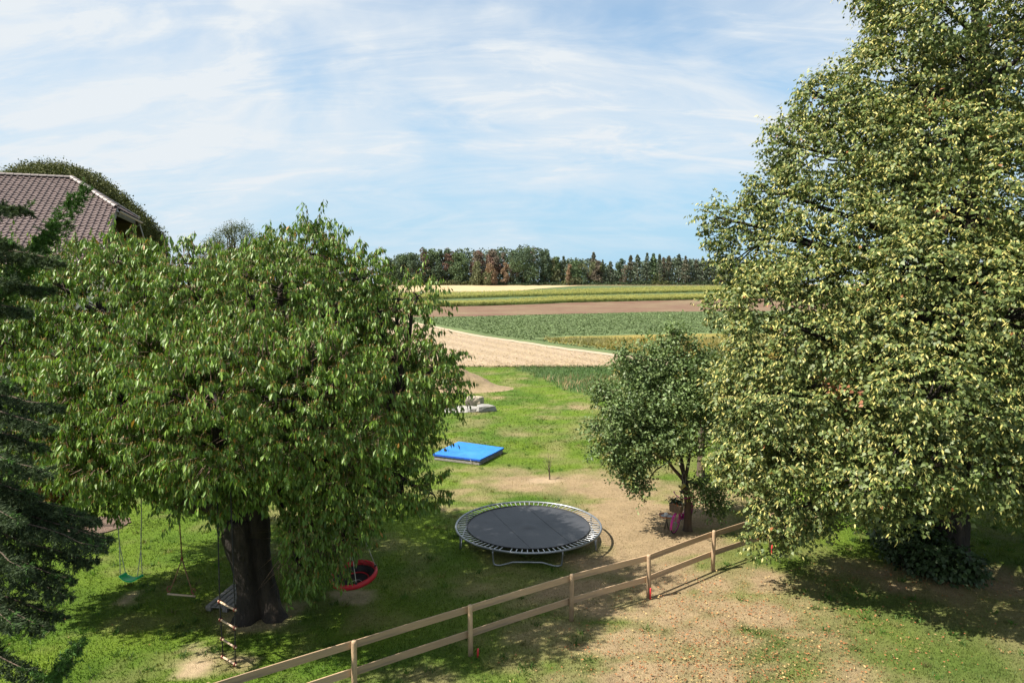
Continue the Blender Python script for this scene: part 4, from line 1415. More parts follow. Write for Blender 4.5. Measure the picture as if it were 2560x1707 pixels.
# ---------------------------------------------------------------- far wood, tree by tree
G_DK, G_MD, G_OL, RUST, ORNG, SPR, SPB, BRN = ((.090, .130, .078), (.115, .165, .082), (.165, .180, .095), (.185, .118, .095), (.28, .195, .13), (.115, .140, .100), (.155, .145, .105), (.175, .145, .112))
WOOD = [  # x, top y, half width (px), kind, colour, accent colour, label
    (972, 648, 20, 'o', G_DK, None, 'low dark green tree at the left end of the distant wood'),
    (1002, 636, 22, 'o', G_DK, G_MD, 'broad dark green tree next to the left end of the distant wood'),
    (1030, 633, 17, 'o', G_DK, None, 'narrow blackish green tree left of the brown topped tree in the distant wood'),
    (1057, 619, 15, 'o', G_MD, BRN, 'tall tree with a thin brownish top in the left part of the distant wood'),
    (1082, 622, 19, 'o', G_DK, G_MD, 'tall dark green tree right of the brownish topped one in the distant wood'),
    (1100, 624, 13, 'o', G_DK, None, 'dark green tree touching the leftmost rust red tree of the distant wood'),
    (1119, 621, 19, 'o', G_DK, RUST, 'leftmost rust red tree of the distant wood, patched with green'),
    (1152, 632, 25, 'o', G_MD, None, 'round bright green oak between the rust red trees of the distant wood'),
    (1194, 626, 20, 'o', BRN, RUST, 'tall reddish brown tree right of the round oak in the distant wood'),
    (1194, 654, 15, 'o', G_OL, None, 'olive tree in front of the tall reddish brown tree in the distant wood'),
    (1230, 624, 20, 'o', RUST, BRN, 'dark red tree with bare twigs on top, near the middle of the distant wood'),
    (1226, 660, 17, 'o', G_OL, ORNG, 'tan speckled low tree in front of the dark red tree of the distant wood'),
    (1263, 657, 10, 'o', ORNG, ORNG, 'small bright orange tree at the edge of the distant wood'),
    (1258, 632, 10, 'o', G_DK, BRN, 'thin dark tree behind the small orange tree of the distant wood'),
    (1285, 627, 12, 'o', BRN, G_DK, 'brownish tree just left of the biggest oak in the distant wood'),
    (1309, 622, 38, 'o', G_MD, G_DK, 'biggest green oak, standing in the middle of the distant wood'),
    (1333, 615, 13, 'b', BRN, RUST, 'half bare reddish tree top behind the biggest oak of the distant wood'),
    (1362, 622, 17, 'o', G_DK, None, 'dark oak with ragged sky holes right of the biggest oak in the distant wood'),
    (1391, 641, 16, 'o', G_OL, G_MD, 'olive green tree between the ragged oak and the first small spruce of the distant wood'),
    (1409, 640, 8, 's', SPR, None, 'small pointed spruce, leftmost conifer of the distant wood'),
    (1424, 660, 9, 'o', ORNG, G_OL, 'narrow tan tree in front of the leftmost conifer of the distant wood'),
    (1442, 654, 27, 'o', G_OL, G_MD, 'wide olive green round tree in the middle right of the distant wood'),
    (1484, 631, 10, 's', SPR, SPB, 'tallest lone spruce rising over olive trees in the distant wood'),
    (1491, 652, 19, 'o', G_OL, BRN, 'brownish olive tree at the foot of the tallest lone spruce in the distant wood'),
    (1507, 649, 6, 's', SPR, None, 'tiny slim spruce right of the tallest lone spruce in the distant wood'),
    (1526, 654, 10, 's', SPR, None, 'dark ragged conifer left of the lollipop shaped oak in the distant wood'),
    (1551, 643, 13, 'l', G_DK, None, 'lollipop shaped dark oak on a tall bare trunk in the distant wood'),
    (1562, 660, 9, 'b', ORNG, BRN, 'thin pale tan tree right behind the lollipop shaped oak in the distant wood'),
    (1577, 639, 10, 's', SPR, SPB, 'brownish grey spruce, first right of the lollipop shaped oak in the distant wood'),
    (1594, 637, 14, 's', SPR, None, 'broad blue green spruce, second right of the lollipop shaped oak in the distant wood'),
    (1618, 632, 8, 's', SPR, None, 'slim tall spruce with a bare pale trunk in the distant wood'),
    (1634, 634, 11, 's', G_MD, None, 'green bushy larch right of the slim bare trunked spruce in the distant wood'),
    (1649, 636, 8, 's', G_OL, SPR, 'green yellow conifer left of the brown dying spruce in the distant wood'),
    (1659, 643, 7, 's', SPB, BRN, 'brown dying spruce with a bare reddish trunk in the distant wood'),
    (1673, 640, 10, 's', SPR, SPB, 'grey green spruce right of the brown dying spruce in the distant wood'),
    (1698, 636, 10, 's', SPR, None, 'pointed dark spruce left of the twin brown spruce in the distant wood'),
    (1714, 641, 9, 's', SPB, SPR, 'brown and green spruce with twin tops in the right of the distant wood'),
    (1724, 647, 7, 's', SPR, None, 'short spruce touching the right of the twin topped one in the distant wood'),
    (1740, 650, 10, 's', SPR, SPB, 'drab spruce, third from the right end of the distant wood beside the linden'),
    (1757, 645, 12, 's', SPR, None, 'broad dark spruce, second from the right end of the distant wood beside the linden'),
    (1776, 646, 12, 's', SPR, G_OL, 'spruce at the right end of the distant wood, touching the linden leaves'),
    (1802, 652, 12, 'o', RUST, SPB, 'reddish tree half hidden by the linden leaves at the end of the distant wood')]


def far_tree(x, top, hw, kind, col, acc, label, seed):
    r = np.random.default_rng(seed)
    d = 402 + r.uniform(-3, 3) + (10 if label.find('behind') > 0 else 0) - (6 if label.find('in front') > 0 else 0)
    tp = P(x, top, d)
    base = np.array([tp[0], d, float(zt(d))])
    H = tp[2] - base[2]
    W = hw / FPX * d * (1.12 if kind == 'o' else 1)
    name = 'spruce_tree' if kind == 's' else 'wood_tree'
    tree = thing(name, base, label, 'tree', 'trees along the edge of the distant wood')
    mb = MB()
    mb.tube([base - (0, 0, .5), base + (0, 0, H * .45), base + (r.uniform(-.4, .4), 0, H * .88)], [.34, .25, .06], 6)
    mb.build('trunk', M_FARBARK, tree)
    fol = Foliage()
    if kind == 's':
        n = int(420 * H / 10)
        t = r.uniform(0.10, 1, n) ** .8
        az = r.uniform(0, 2 * np.pi, n)
        whorl = .72 + .35 * np.cos(t * 46 + seed)
        rad = W * 2.1 * (1 - t) ** .75 * r.uniform(.3, 1, n) ** .5 * whorl + .12
        bare = r.uniform(0, 1, n) < np.clip((t - .16) / .18, .12, 1)
        q = base + np.stack([np.cos(az) * rad, np.sin(az) * rad, t * H * .995 - rad * .25], -1)
        q, az = q[bare], az[bare]
        d_ = np.stack([np.cos(az), np.sin(az), -.35 + 0 * az], -1)
        size = r.uniform(.45, 1.0, len(q)) * np.clip(W / 2.2, .55, 1.1)
        d_n = np.stack([np.cos(az) * .3, np.sin(az) * .3, 1 + 0 * az], -1)
    else:
        cx = []
        if kind == 'l':
            for k in range(9):
                cx.append((base + np.array([r.normal(0, .45) * W, r.normal(0, .4) * W, H * (.62 + .33 * r.uniform())]), W * r.uniform(.32, .5)))
            for k in range(3):
                cx.append((base + np.array([r.normal(0, .2) * W, 0, H * (.3 + .1 * k)]), W * .22))
        else:
            m = 26 if hw > 15 else 15
            for k in range(m):
                t = .10 + .84 * (k + .5) / m
                ww = W * (1.02 * math.sin(math.pi * (.10 + .80 * t) ** .8) ** .6)
                a = r.uniform(0, 2 * np.pi)
                rr = ww * r.uniform(.35, .75)
                cx.append((base + np.array([math.cos(a) * rr, math.sin(a) * rr * .9, H * t]), max(.6, ww * r.uniform(.34, .52))))
            cx.append((base + np.array([0, 0, H - W * .4]), W * .42))
        nl = 125 if kind != 'b' else 40
        P_, D_, = [], []
        for c, rd in cx:
            m = int(nl * np.clip(rd / 1.6, .5, 2.4))
            dd = sph(r, m)
            P_.append(c + dd * rd * r.uniform(.72, 1.08, (m, 1)))
            D_.append(dd)
        q, d_ = np.concatenate(P_), np.concatenate(D_)
        q[:, 2] = np.minimum(q[:, 2], base[2] + H + .2)
        size = r.uniform(.38, .85, len(q)) * (.75 if kind == 'b' else 1)
        d_n = d_ + np.array([0, 0, .3])
    n = len(q)
    g = r.uniform(.65, 1.4, (n, 1))
    c = np.array(col) * g
    if acc is not None:
        f = fbm(q[:, 0] * .22 + seed, q[:, 2] * .22, seed, 3)
        up = (q[:, 2] - base[2]) / H
        sel = f + .25 * (up - .5) > .52
        if acc in (RUST, ORNG): sel = f + .1 * (up - .5) > .47
        c[sel] = np.array(acc) * g[sel]
    fol.add(CLUMP_T, q, norm(d_ * .4 + .8 * r.normal(size=(n, 3))), norm(d_n + .5 * r.normal(size=(n, 3))), size, c)
    fol.build('crown', M_FOL, tree)


for k, w in enumerate(WOOD):
    far_tree(*w, seed=100 + k)
# the mass of the wood behind the edge trees, and the undergrowth at its foot
r = np.random.default_rng(77)
n = 30000
xs_ = r.uniform(948, 1930, n)
hmax = np.interp(xs_, [948, 980, 1060, 1200, 1340, 1400, 1480, 1540, 1600, 1800, 1930], [4, 13, 18, 18, 19, 14, 13, 8, 13, 13, 12])
d = r.uniform(412, 440, n)
xw = (xs_ - 1280) / FPX * d
q = np.stack([xw, d, zt(d) + hmax * r.uniform(0, 1, n) * (.85 + .6 * fbm(xw * .16, d * .05, 6))], -1)
fol = Foliage()
fol.add(CLUMP_T, q, sph(r, n), norm(r.normal(size=(n, 3)) * .6 + np.array([-.3, -.8, .5])), r.uniform(.7, 1.5, n), np.array([.088, .116, .074]) * r.uniform(.6, 1.4, (n, 1)))
tag(fol.build('wood', M_FOL, None, 'stuff'), 'dark mass of trees deeper in the distant wood')
n = 9000
xs_ = r.uniform(955, 1930, n)
d = r.uniform(396, 405, n)
xw = (xs_ - 1280) / FPX * d
hh = 1.2 + 3.6 * np.clip(fbm(xw * .09, 0 * xw, 60, 3) - .25, 0, 1)
q = np.stack([xw, d, zt(d) + hh * r.uniform(0, 1, n)], -1)
fol = Foliage()
cu = np.where(fbm(xw * .05, 0 * xw, 61)[:, None] > .56, np.array([.10, .115, .045]), np.array([.055, .080, .040]))
fol.add(CLUMP_T, q, sph(r, n), norm(r.normal(size=(n, 3)) * .6 + np.array([0, -.6, .6])), r.uniform(.5, 1.0, n), cu * r.uniform(.6, 1.4, (n, 1)))
tag(fol.build('undergrowth', M_FOL, None, 'stuff'), 'low bushes at the foot of the distant wood')


# ================================================================== HOUSE
def house():
    Rg = PD(165, 408, 42)
    a = R_(20)
    rx, nx_ = np.array([math.cos(a), math.sin(a), 0]), np.array([math.sin(a), -math.cos(a), 0])
    tn = .565
    m_, hb = 2.95, 3.6                      # half hip: run along the ridge, and its half width
    BE, LEFT, WID = 9.7, -17.0, 9.7
    drop = hb * tn
    up = np.array([0, 0, 1.0])
    base = np.array([Rg[0] - 6 * rx[0], Rg[1] - 6 * rx[1], 0])
    h = thing('farmhouse', base, 'big farmhouse with a mauve tiled half hipped roof behind the cherry tree', 'house')
    sl = math.sqrt(1 + tn * tn)
    F_ = lambda u, b, o=0.0: Rg + u * rx + b * nx_ - b * tn * up + o * (nx_ * tn + up) / sl          # front slope
    K_ = lambda u, b, o=0.0: Rg + u * rx - b * nx_ - b * tn * up + o * (-nx_ * tn + up) / sl         # back slope
    ht = drop / m_
    shl = math.sqrt(1 + ht * ht)
    H_ = lambda s, w, o=0.0: Rg + s * rx - s * ht * up + w * nx_ + o * (rx * ht + up) / shl           # hip slope
    # decks under the tiles
    mb = MB()
    mb.add([F_(LEFT, 0, -.09), F_(0, 0, -.09), F_(m_, hb, -.09), F_(m_, BE, -.09), F_(LEFT, BE, -.09)], [(0, 1, 2, 3, 4)])
    mb.add([F_(LEFT, 0, -.22), F_(0, 0, -.22), F_(m_, hb, -.22), F_(m_, BE, -.22), F_(LEFT, BE, -.22)], [(4, 3, 2, 1, 0)])
    mb.add([K_(LEFT, 0, -.09), K_(0, 0, -.09), K_(m_, hb, -.09), K_(m_, BE, -.09), K_(LEFT, BE, -.09)], [(4, 3, 2, 1, 0)])
    mb.add([K_(LEFT, 0, -.22), K_(0, 0, -.22), K_(m_, hb, -.22), K_(m_, BE, -.22), K_(LEFT, BE, -.22)], [(0, 1, 2, 3, 4)])
    mb.add([H_(0, 0, -.09), H_(m_, hb, -.09), H_(m_, -hb, -.09)], [(0, 1, 2)])
    mb.build('roof', M_DARKWOOD, h)
    # tiles
    prof = [(0, .045), (.035, .062), (.075, .050), (.115, .006), (.2, 0), (.262, .008), (.3, .04)]
    TL, RW = .40, .345                                # tile length and course

    def tile_arrays(fn, u, b, jit):
        vs = []
        cosb = 1 / sl
        for e in (0, 1):                              # upper end, lower end
            for px_, pz in prof:
                vs.append(fn(u + px_, b + e * TL * cosb, pz - .05 + e * .045 + jit))
        for px_, pz in prof:
            vs.append(fn(u + px_, b + TL * cosb, pz - .05 + .045 - .045 + jit))
        k = len(prof)
        fs = [(i, i + k, i + k + 1, i + 1) for i in range(k - 1)] + [(k + i, 2 * k + i, 2 * k + i + 1, k + i + 1) for i in range(k - 1)]
        return vs, fs
    r = np.random.default_rng(3)
    rest = MB()
    me0 = None
    cand = []
    rows = int((BE - .05) / (RW / sl))
    for j in range(rows):
        b = j * RW / sl + .05
        for i in range(1, 66):
            u = m_ - i * .3
            if u < LEFT: break
            if b < hb and u + .15 > m_ * (b + .1) / hb - .02: continue
            cand.append((u, b))
    vis = [(u, b) for u, b in cand]
    # the tiles in view nearest the camera are parts
    def score(t):
        p = F_(t[0], t[1])
        xx = p[0] / p[1]
        return (0 if xx > -.752 else 50) + (p[1] if b else p[1]) + (8 if t[1] > 7.5 else 0) + (4 if t[1] < .4 else 0)
    vis.sort(key=score)
    single = set(vis[:300])
    ax_u, ax_b, ax_o = rx, norm(nx_ - tn * up), (nx_ * tn + up) / sl
    vs, fs = tile_arrays(lambda u, b, o: np.array([u, b * sl, o]), 0, 0, 0)
    me0 = bpy.data.meshes.new('roof_tile')
    me0.from_pydata([tuple(map(float, v)) for v in vs], [], fs)
    me0.materials.append(M_TILE)
    for u, b in cand:
        jit = r.normal(0, .004)
        if (u, b) in single:
            o = bpy.data.objects.new('roof_tile', me0)
            COL.objects.link(o)
            o.parent = h
            p = F_(u, b, jit) - base
            tl = r.normal(0, .008)
            bx = ax_u + tl * ax_b
            o.matrix_local = Matrix(((bx[0], ax_b[0], ax_o[0], p[0]), (bx[1], ax_b[1], ax_o[1], p[1]), (bx[2], ax_b[2], ax_o[2], p[2]), (0, 0, 0, 1)))
        else:
            vs, fs = tile_arrays(F_, u, b, jit)
            rest.add(vs, fs)
    for j in range(rows):                            # back slope, one wave sheet per course
        b = j * RW / sl + .05
        n = 66
        us = [m_ - i * .15 for i in range(int((m_ - LEFT) / .15))]
        us = [u for u in us if not (b < hb and u > m_ * b / hb)]
        vv = [K_(u, b + e * .3, (.02 if i % 2 else -.03) + .03 * e) for e in (0, 1) for i, u in enumerate(us)]
        q = len(us)
        rest.add(vv, [(i, i + q, i + q + 1, i + 1) for i in range(q - 1)])
    for j in range(int(m_ / (.3)) + 1):              # half hip slope
        s = j * .3
        w = hb * min(1, (s + .15) / m_)
        us = np.arange(-w, w, .15)
        vv = [H_(min(s + e * .36, m_ + .12), u, (.02 if i % 2 else -.03) + .03 * e) for e in (0, 1) for i, u in enumerate(us)]
        q = len(us)
        rest.add(vv, [(i, i + 1, i + q + 1, i + q) for i in range(q - 1)])
    tag(rest.build('roof_tiles', M_TILE, h), kind='stuff')

    # ridge and hip tiles: half round caps
    def cap(p0, p1, side, rad0, rad1):
        mb = MB()
        ax = norm(p1 - p0)
        upv = norm(np.cross(ax, side))
        if upv[2] < 0: upv = -upv
        vs = []
        for p, rad in ((p0, rad0), (p1, rad1)):
            for k in range(8):
                t = math.pi * (k / 7)
                vs.append(p + rad * (math.cos(t) * side + .8 * math.sin(t) * upv) - .05 * upv)
        for k in range(8):
            t = math.pi * (k / 7)
            vs.append(p1 + rad1 * .8 * (math.cos(t) * side + .8 * math.sin(t) * upv) - .05 * upv)
        mb.add(vs, [(i, i + 1, i + 9, i + 8) for i in range(7)] + [(8 + i, 9 + i, 17 + i, 16 + i) for i in range(7)], smooth=False)
        return mb
    n = 40
    for k in range(n):
        p1, p0 = Rg + (-k * .42) * rx + .03 * up, Rg + (-(k + 1) * .42 - .05) * rx + .03 * up
        cap(p0, p1, nx_, .15, .17).build('ridge_tile', M_RIDGE, h)
    Tp = F_(m_, hb)
    hv = Tp - Rg
    LH = np.linalg.norm(hv)
    hd = hv / LH
    side = norm(np.cross(hd, up))
    nh = int(LH / .42)
    for k in range(nh):
        p0, p1 = Rg + hd * (k * LH / nh - .04) + .05 * up, Rg + hd * ((k + 1) * LH / nh) + .05 * up
        cap(p0, p1, side, .16, .19).build('hip_tile', M_RIDGE, h)
    Tq = K_(m_, hb)
    hv2 = Tq - Rg
    hd2 = hv2 / LH
    side2 = norm(np.cross(hd2, up))
    for k in range(nh):
        p0, p1 = Rg + hd2 * (k * LH / nh - .04) + .05 * up, Rg + hd2 * ((k + 1) * LH / nh) + .05 * up
        cap(p0, p1, side2, .16, .19).build('hip_tile', M_RIDGE, h)
    # half hip gutter and fascia
    g0, g1 = H_(m_ + .22, hb + .55, -.10), H_(m_ + .22, -hb - .1, -.10)
    mb = MB()
    ax = norm(g1 - g0)
    vs, fs = [], []
    for p in (g0, g1):
        for k in range(9):
            t = math.pi + math.pi * k / 8
            vs.append(p + .10 * (math.cos(t) * rx + math.sin(t) * up))
        for k in range(9):
            t = 2 * math.pi - math.pi * k / 8
            vs.append(p + .085 * (math.cos(t) * rx + math.sin(t) * up))
    for k in range(18):
        q = (k + 1) % 18
        fs.append((k, q, 18 + q, 18 + k))
    mb.add(vs, fs)
    mb.build('gutter', M_ZINC, h)
    mb = MB()
    f0, f1 = H_(m_ + .02, hb - .1, -.30), H_(m_ + .02, -hb + .1, -.30)
    mb.box((f0 + f1) / 2, (np.linalg.norm(f1 - f0), .05, .34), (norm(f1 - f0), rx, up))
    mb.build('fascia', M_FASCIA, h)
    # verge boards and downpipe
    for fn, s in ((F_, 1), (K_, -1)):
        mb = MB()
        p0, p1 = fn(m_ + .01, hb - .05, -.16), fn(m_ + .01, BE, -.16)
        mb.box((p0 + p1) / 2, (np.linalg.norm(p1 - p0), .04, .26), (norm(p1 - p0), rx, norm(np.cross(norm(p1 - p0), rx))))
        mb.build('verge_board', M_FASCIA, h)
    mb = MB()
    pdn = g1 + (-.1) * rx
    mb.tube([g1, g1 - .25 * up - .25 * rx, g1 - .5 * up - .9 * rx, g1 - 2.5 * up - 1.0 * rx], .045, 8)
    mb.build('downpipe', M_ZINC, h)
    # eaves gutter
    e0, e1 = F_(LEFT, BE + .12, -.12), F_(m_, BE + .12, -.12)
    mb = MB()
    mb.tube([e0, (e0 + e1) / 2, e1], .09, 8)
    mb.build('gutter', M_ZINC, h)
    # walls: gable set back under the roof, boarded above, plaster below
    gx = m_ - 1.35
    bw = BE - 1.0
    ze = Rg[2] - bw * tn - .25
    up_z = lambda b: Rg[2] - abs(b) * tn - .3
    W = lambda u, b, z: np.array([*(Rg + u * rx + b * nx_)[:2], z])
    zb = ze - .6
    topb = []
    zh = lambda u: Rg[2] - u * ht - .3
    bcut = (Rg[2] - .3 - zh(gx)) / tn
    mb = MB()
    mb.add([W(gx, bw, zb), W(gx, bw, up_z(bw)), W(gx, bcut, zh(gx)), W(gx, -bcut, zh(gx)), W(gx, -bw, up_z(bw)), W(gx, -bw, zb)], [(0, 5, 4, 3, 2, 1)])
    gab = mb.build('gable_wall', M_DARKWOOD, h)
    nb = 60
    for k in range(nb):                              # upright boards
        b0 = -bw + (2 * bw) * k / nb
        bm = b0 + bw / nb
        zt_ = min(up_z(bm) - .08, zh(gx) - .05)
        mb = MB()
        mb.box((W(gx + .025, bm, (zb + zt_) / 2)), (2 * bw / nb - .03, .03, zt_ - zb), (nx_, rx, up))
        mb.build('board', M_DARKWOOD, gab)
    mb = MB()
    mb.add([W(gx, bw, 0), W(gx, -bw, 0), W(gx, -bw, zb), W(gx, bw, zb), W(LEFT + 1, bw, 0), W(LEFT + 1, -bw, 0), W(LEFT + 1, -bw, zb), W(LEFT + 1, bw, zb), W(gx, bw, ze), W(gx, -bw, ze), W(LEFT + 1, -bw, ze), W(LEFT + 1, bw, ze), W(LEFT + 1, 0, Rg[2] - .4)],
           [(0, 1, 2, 3), (4, 0, 3, 7), (7, 3, 8, 11), (1, 5, 6, 2), (2, 6, 10, 9), (5, 4, 7, 6), (6, 7, 11, 12, 10)])
    mb.build('wall', M_PLASTER, h)
    # purlin ends and rafters under the overhang
    for b in (-6.6, -3.3, 3.3, 6.6):
        mb = MB()
        mb.box(W((gx + m_) / 2 + .02, b, up_z(b) - .16), (m_ - gx, .18, .24), (rx, nx_, up))
        mb.build('purlin', M_DARKWOOD, h)


house()

# ================================================================== GARDEN THINGS
# ---- mound of sandy soil
def mound():
    c = GD(1085, 893)
    o_c = np.array([c[0] - 1.0, c[1] + .2, 0])
    n, m = 60, 26
    V, F = [], []
    r = np.random.default_rng(4)
    for j in range(m + 1):
        t = j / m
        for k in range(n):
            a = 2 * math.pi * k / n
            rx = 4.3 if math.cos(a) > 0 else 2.8
            ry = 2.3
            x_, y_ = math.cos(a) * rx * t, math.sin(a) * ry * t
            px_, py_ = o_c[0] + x_, o_c[1] + y_
            z_ = 1.62 * (math.exp(-((x_ + .3) / 1.9) ** 2 - (y_ / 1.25) ** 2) + .22 * math.exp(-((x_ - 2.0) / 1.2) ** 2 - (y_ / 1.0) ** 2)) * (1 - t ** 4)
            V.append((px_, py_, z_)); 
    V = np.array(V)
    V[:, 2] += .32 * (fbm(V[:, 0] * 1.1, V[:, 1] * 1.1, 8, 5) - .5) * np.clip(V[:, 2] * 2, 0, 1) + .2 * (fbm(V[:, 0] * 3, V[:, 1] * 3, 18, 4) - .5) * np.clip(V[:, 2] * 3, 0, 1)
    V[-n:, 2] = -.05
    for j in range(m):
        for k in range(n):
            q = (k + 1) % n
            F.append((j * n + k, j * n + q, (j + 1) * n + q, (j + 1) * n + k))
    o = np_mesh('soil_mound', V - o_c, np.array(F), M_SAND, smooth=True)
    o.location = o_c
    tag(o, 'heap of dry sandy soil on the lawn by the stubble field', 'mound')


mound()


# ---- stones beside the gravel
def rock(name, c, size, rot, mat, label, seed, flat=.3):
    r = np.random.default_rng(seed)
    n, V = 14, []
    rows = [(-.5, .96), (-.2, 1.03), (.15, 1.0), (.42, .95), (.5, .80)]
    edge = np.array([max(abs(math.cos(2 * math.pi * k / n)), abs(math.sin(2 * math.pi * k / n))) for k in range(n)])
    jit = 1 + .13 * r.normal(size=n)
    for z_, s in rows:
        for k in range(n):
            a = 2 * math.pi * k / n
            q = s / edge[k] ** flat * jit[k] * (1 + .04 * r.normal())
            V.append((math.cos(a) * q * size[0] / 2, math.sin(a) * q * size[1] / 2, (z_ + .03 * r.normal()) * size[2]))
    V = np.array(V)
    ca, sa = math.cos(rot), math.sin(rot)
    V = np.stack([V[:, 0] * ca - V[:, 1] * sa, V[:, 0] * sa + V[:, 1] * ca, V[:, 2]], -1)
    fs = [(j * n + k, j * n + (k + 1) % n, (j + 1) * n + (k + 1) % n, (j + 1) * n + k) for j in range(len(rows) - 1) for k in range(n)]
    fs += [tuple(range(n - 1, -1, -1)), tuple(range((len(rows) - 1) * n, len(rows) * n))]
    mb = MB()
    mb.add(V, fs)
    o = mb.build(name, mat)
    o.location = c
    return tag(o, label, 'stone')


gb = G(1175, 1027)
rock('stone_block', G(1186, 1013) + (-.05, .1, .26), (1.05, .8, .62), .1, M_SANDSTONE, 'squarish tan stone block standing behind the flat grey slab', 3, .8)
rock('stone_slab', G(1208, 1030) + (.1, .35, .16), (1.15, .9, .42), .25, M_STONE, 'flat grey broken rock slab lying at the gravel edge on the lawn', 5, .5)
rock('stone_slab', G(1185, 1030) + (-.1, .15, .10), (.8, .6, .26), -.2, M_STONE, 'low grey rock lying on the gravel left of the flat slab', 6, .4)
rock('pebble', G(1228, 1023) + (0, 0, .07), (.24, .2, .16), .2, M_STONE, 'small round grey stone at the right tip of the flat slab', 8, .1)
mb = MB()
nn = 40
vs = [(gb[0] - .9 + 1.9 * math.cos(2 * math.pi * k / nn) * (1 + .06 * math.sin(5 * k)), gb[1] + .5 + 1.25 * math.sin(2 * math.pi * k / nn) * (1 + .05 * math.sin(3 * k)), .035) for k in range(nn)]
mb.add(vs, [tuple(range(nn))])
tag(mb.build('gravel', M_GRAVEL), 'pale gravel bed under the grey stones', None, None, 'stuff')

# ---- sandbox under a blue tarpaulin
def sandbox():
    z = .26
    c = [G(1147.5, 1104.5, z), G(1257, 1119.5, z), G(1199, 1148.5, z), G(1085, 1135, z)]
    o_c = sum(c) / 4
    o_c = np.array([o_c[0], o_c[1], 0])
    box = thing('sandbox', o_c, 'weathered timber sandbox frame under the blue tarpaulin', 'sandbox')
    tarp = thing('tarpaulin', o_c + (0, 0, z), 'bright blue tarpaulin stretched over the wooden sandbox', 'tarp')
    cc = [np.array([p[0], p[1], 0]) for p in c]
    for k in range(4):
        a, b = cc[k], cc[(k + 1) % 4]
        d = norm(b - a)
        for j in range(2):
            mb = MB()
            p = (a + b) / 2 * .985 + o_c * .015 * np.array([1, 1, 0])
            mb.box((p[0], p[1], .06 + j * .115), (np.linalg.norm(b - a) * .985, .05, .108), (d, np.cross([0, 0, 1], d), (0, 0, 1)), .01)
            mb.build('board', M_GREYWOOD, box)
    mb = MB()
    for k in range(4):
        p = cc[k] * .965 + o_c * .035
        mb.box((p[0], p[1], .10), (.08, .08, .25), None, .01)
    mb.build('corner_posts', M_GREYWOOD, box)
    # tarp: sagging sheet with turned-down hem
    n = 26
    V, F = [], []
    r = np.random.default_rng(6)
    for j in range(n + 1):
        for i in range(n + 1):
            u, v = i / n, j / n
            p = cc[3] * (1 - u) * (1 - v) + cc[2] * u * (1 - v) + cc[1] * u * v + cc[0] * (1 - u) * v
            q = o_c + (p - o_c) * 1.035
            e = min(u, 1 - u, v, 1 - v)
            zz = z + .012 - .05 * math.sin(math.pi * u) * math.sin(math.pi * v) + .012 * math.sin(9 * u + 3 * v) * math.sin(math.pi * v)
            V.append((q[0], q[1], zz))
    F = [(j * (n + 1) + i, j * (n + 1) + i + 1, (j + 1) * (n + 1) + i + 1, (j + 1) * (n + 1) + i) for j in range(n) for i in range(n)]
    mb = MB()
    mb.add(V, F, True)
    mb.build('sheet', M_TARP, tarp)
    mb = MB()
    ring = [V[i] for i in range(n + 1)] + [V[j * (n + 1) + n] for j in range(1, n + 1)] + [V[n * (n + 1) + i] for i in range(n - 1, -1, -1)] + [V[j * (n + 1)] for j in range(n - 1, 0, -1)]
    m = len(ring)
    low = [(o_c[0] + (p[0] - o_c[0]) * 1.004, o_c[1] + (p[1] - o_c[1]) * 1.004, p[2] - .055 - .03 * abs(math.sin(k * 1.3))) for k, p in enumerate(ring)]
    mb.add([(o_c[0] + (p[0] - o_c[0]) * 1.001, o_c[1] + (p[1] - o_c[1]) * 1.001, p[2] + .002) for p in ring] + low, [(k, (k + 1) % m, m + (k + 1) % m, m + k) for k in range(m)])
    mb.build('hem', M_TARPDK, tarp)
    mb = MB()
    e = cc[2] * .8 + cc[3] * .2
    mb.tube([(e[0], e[1] - .05, z - .03), (e[0] + .06, e[1] - .08, z - .15), (e[0] + .09, e[1] - .06, .04)], .008, 5)
    mb.build('tie_cord', M_ROPEW, tarp)


sandbox()


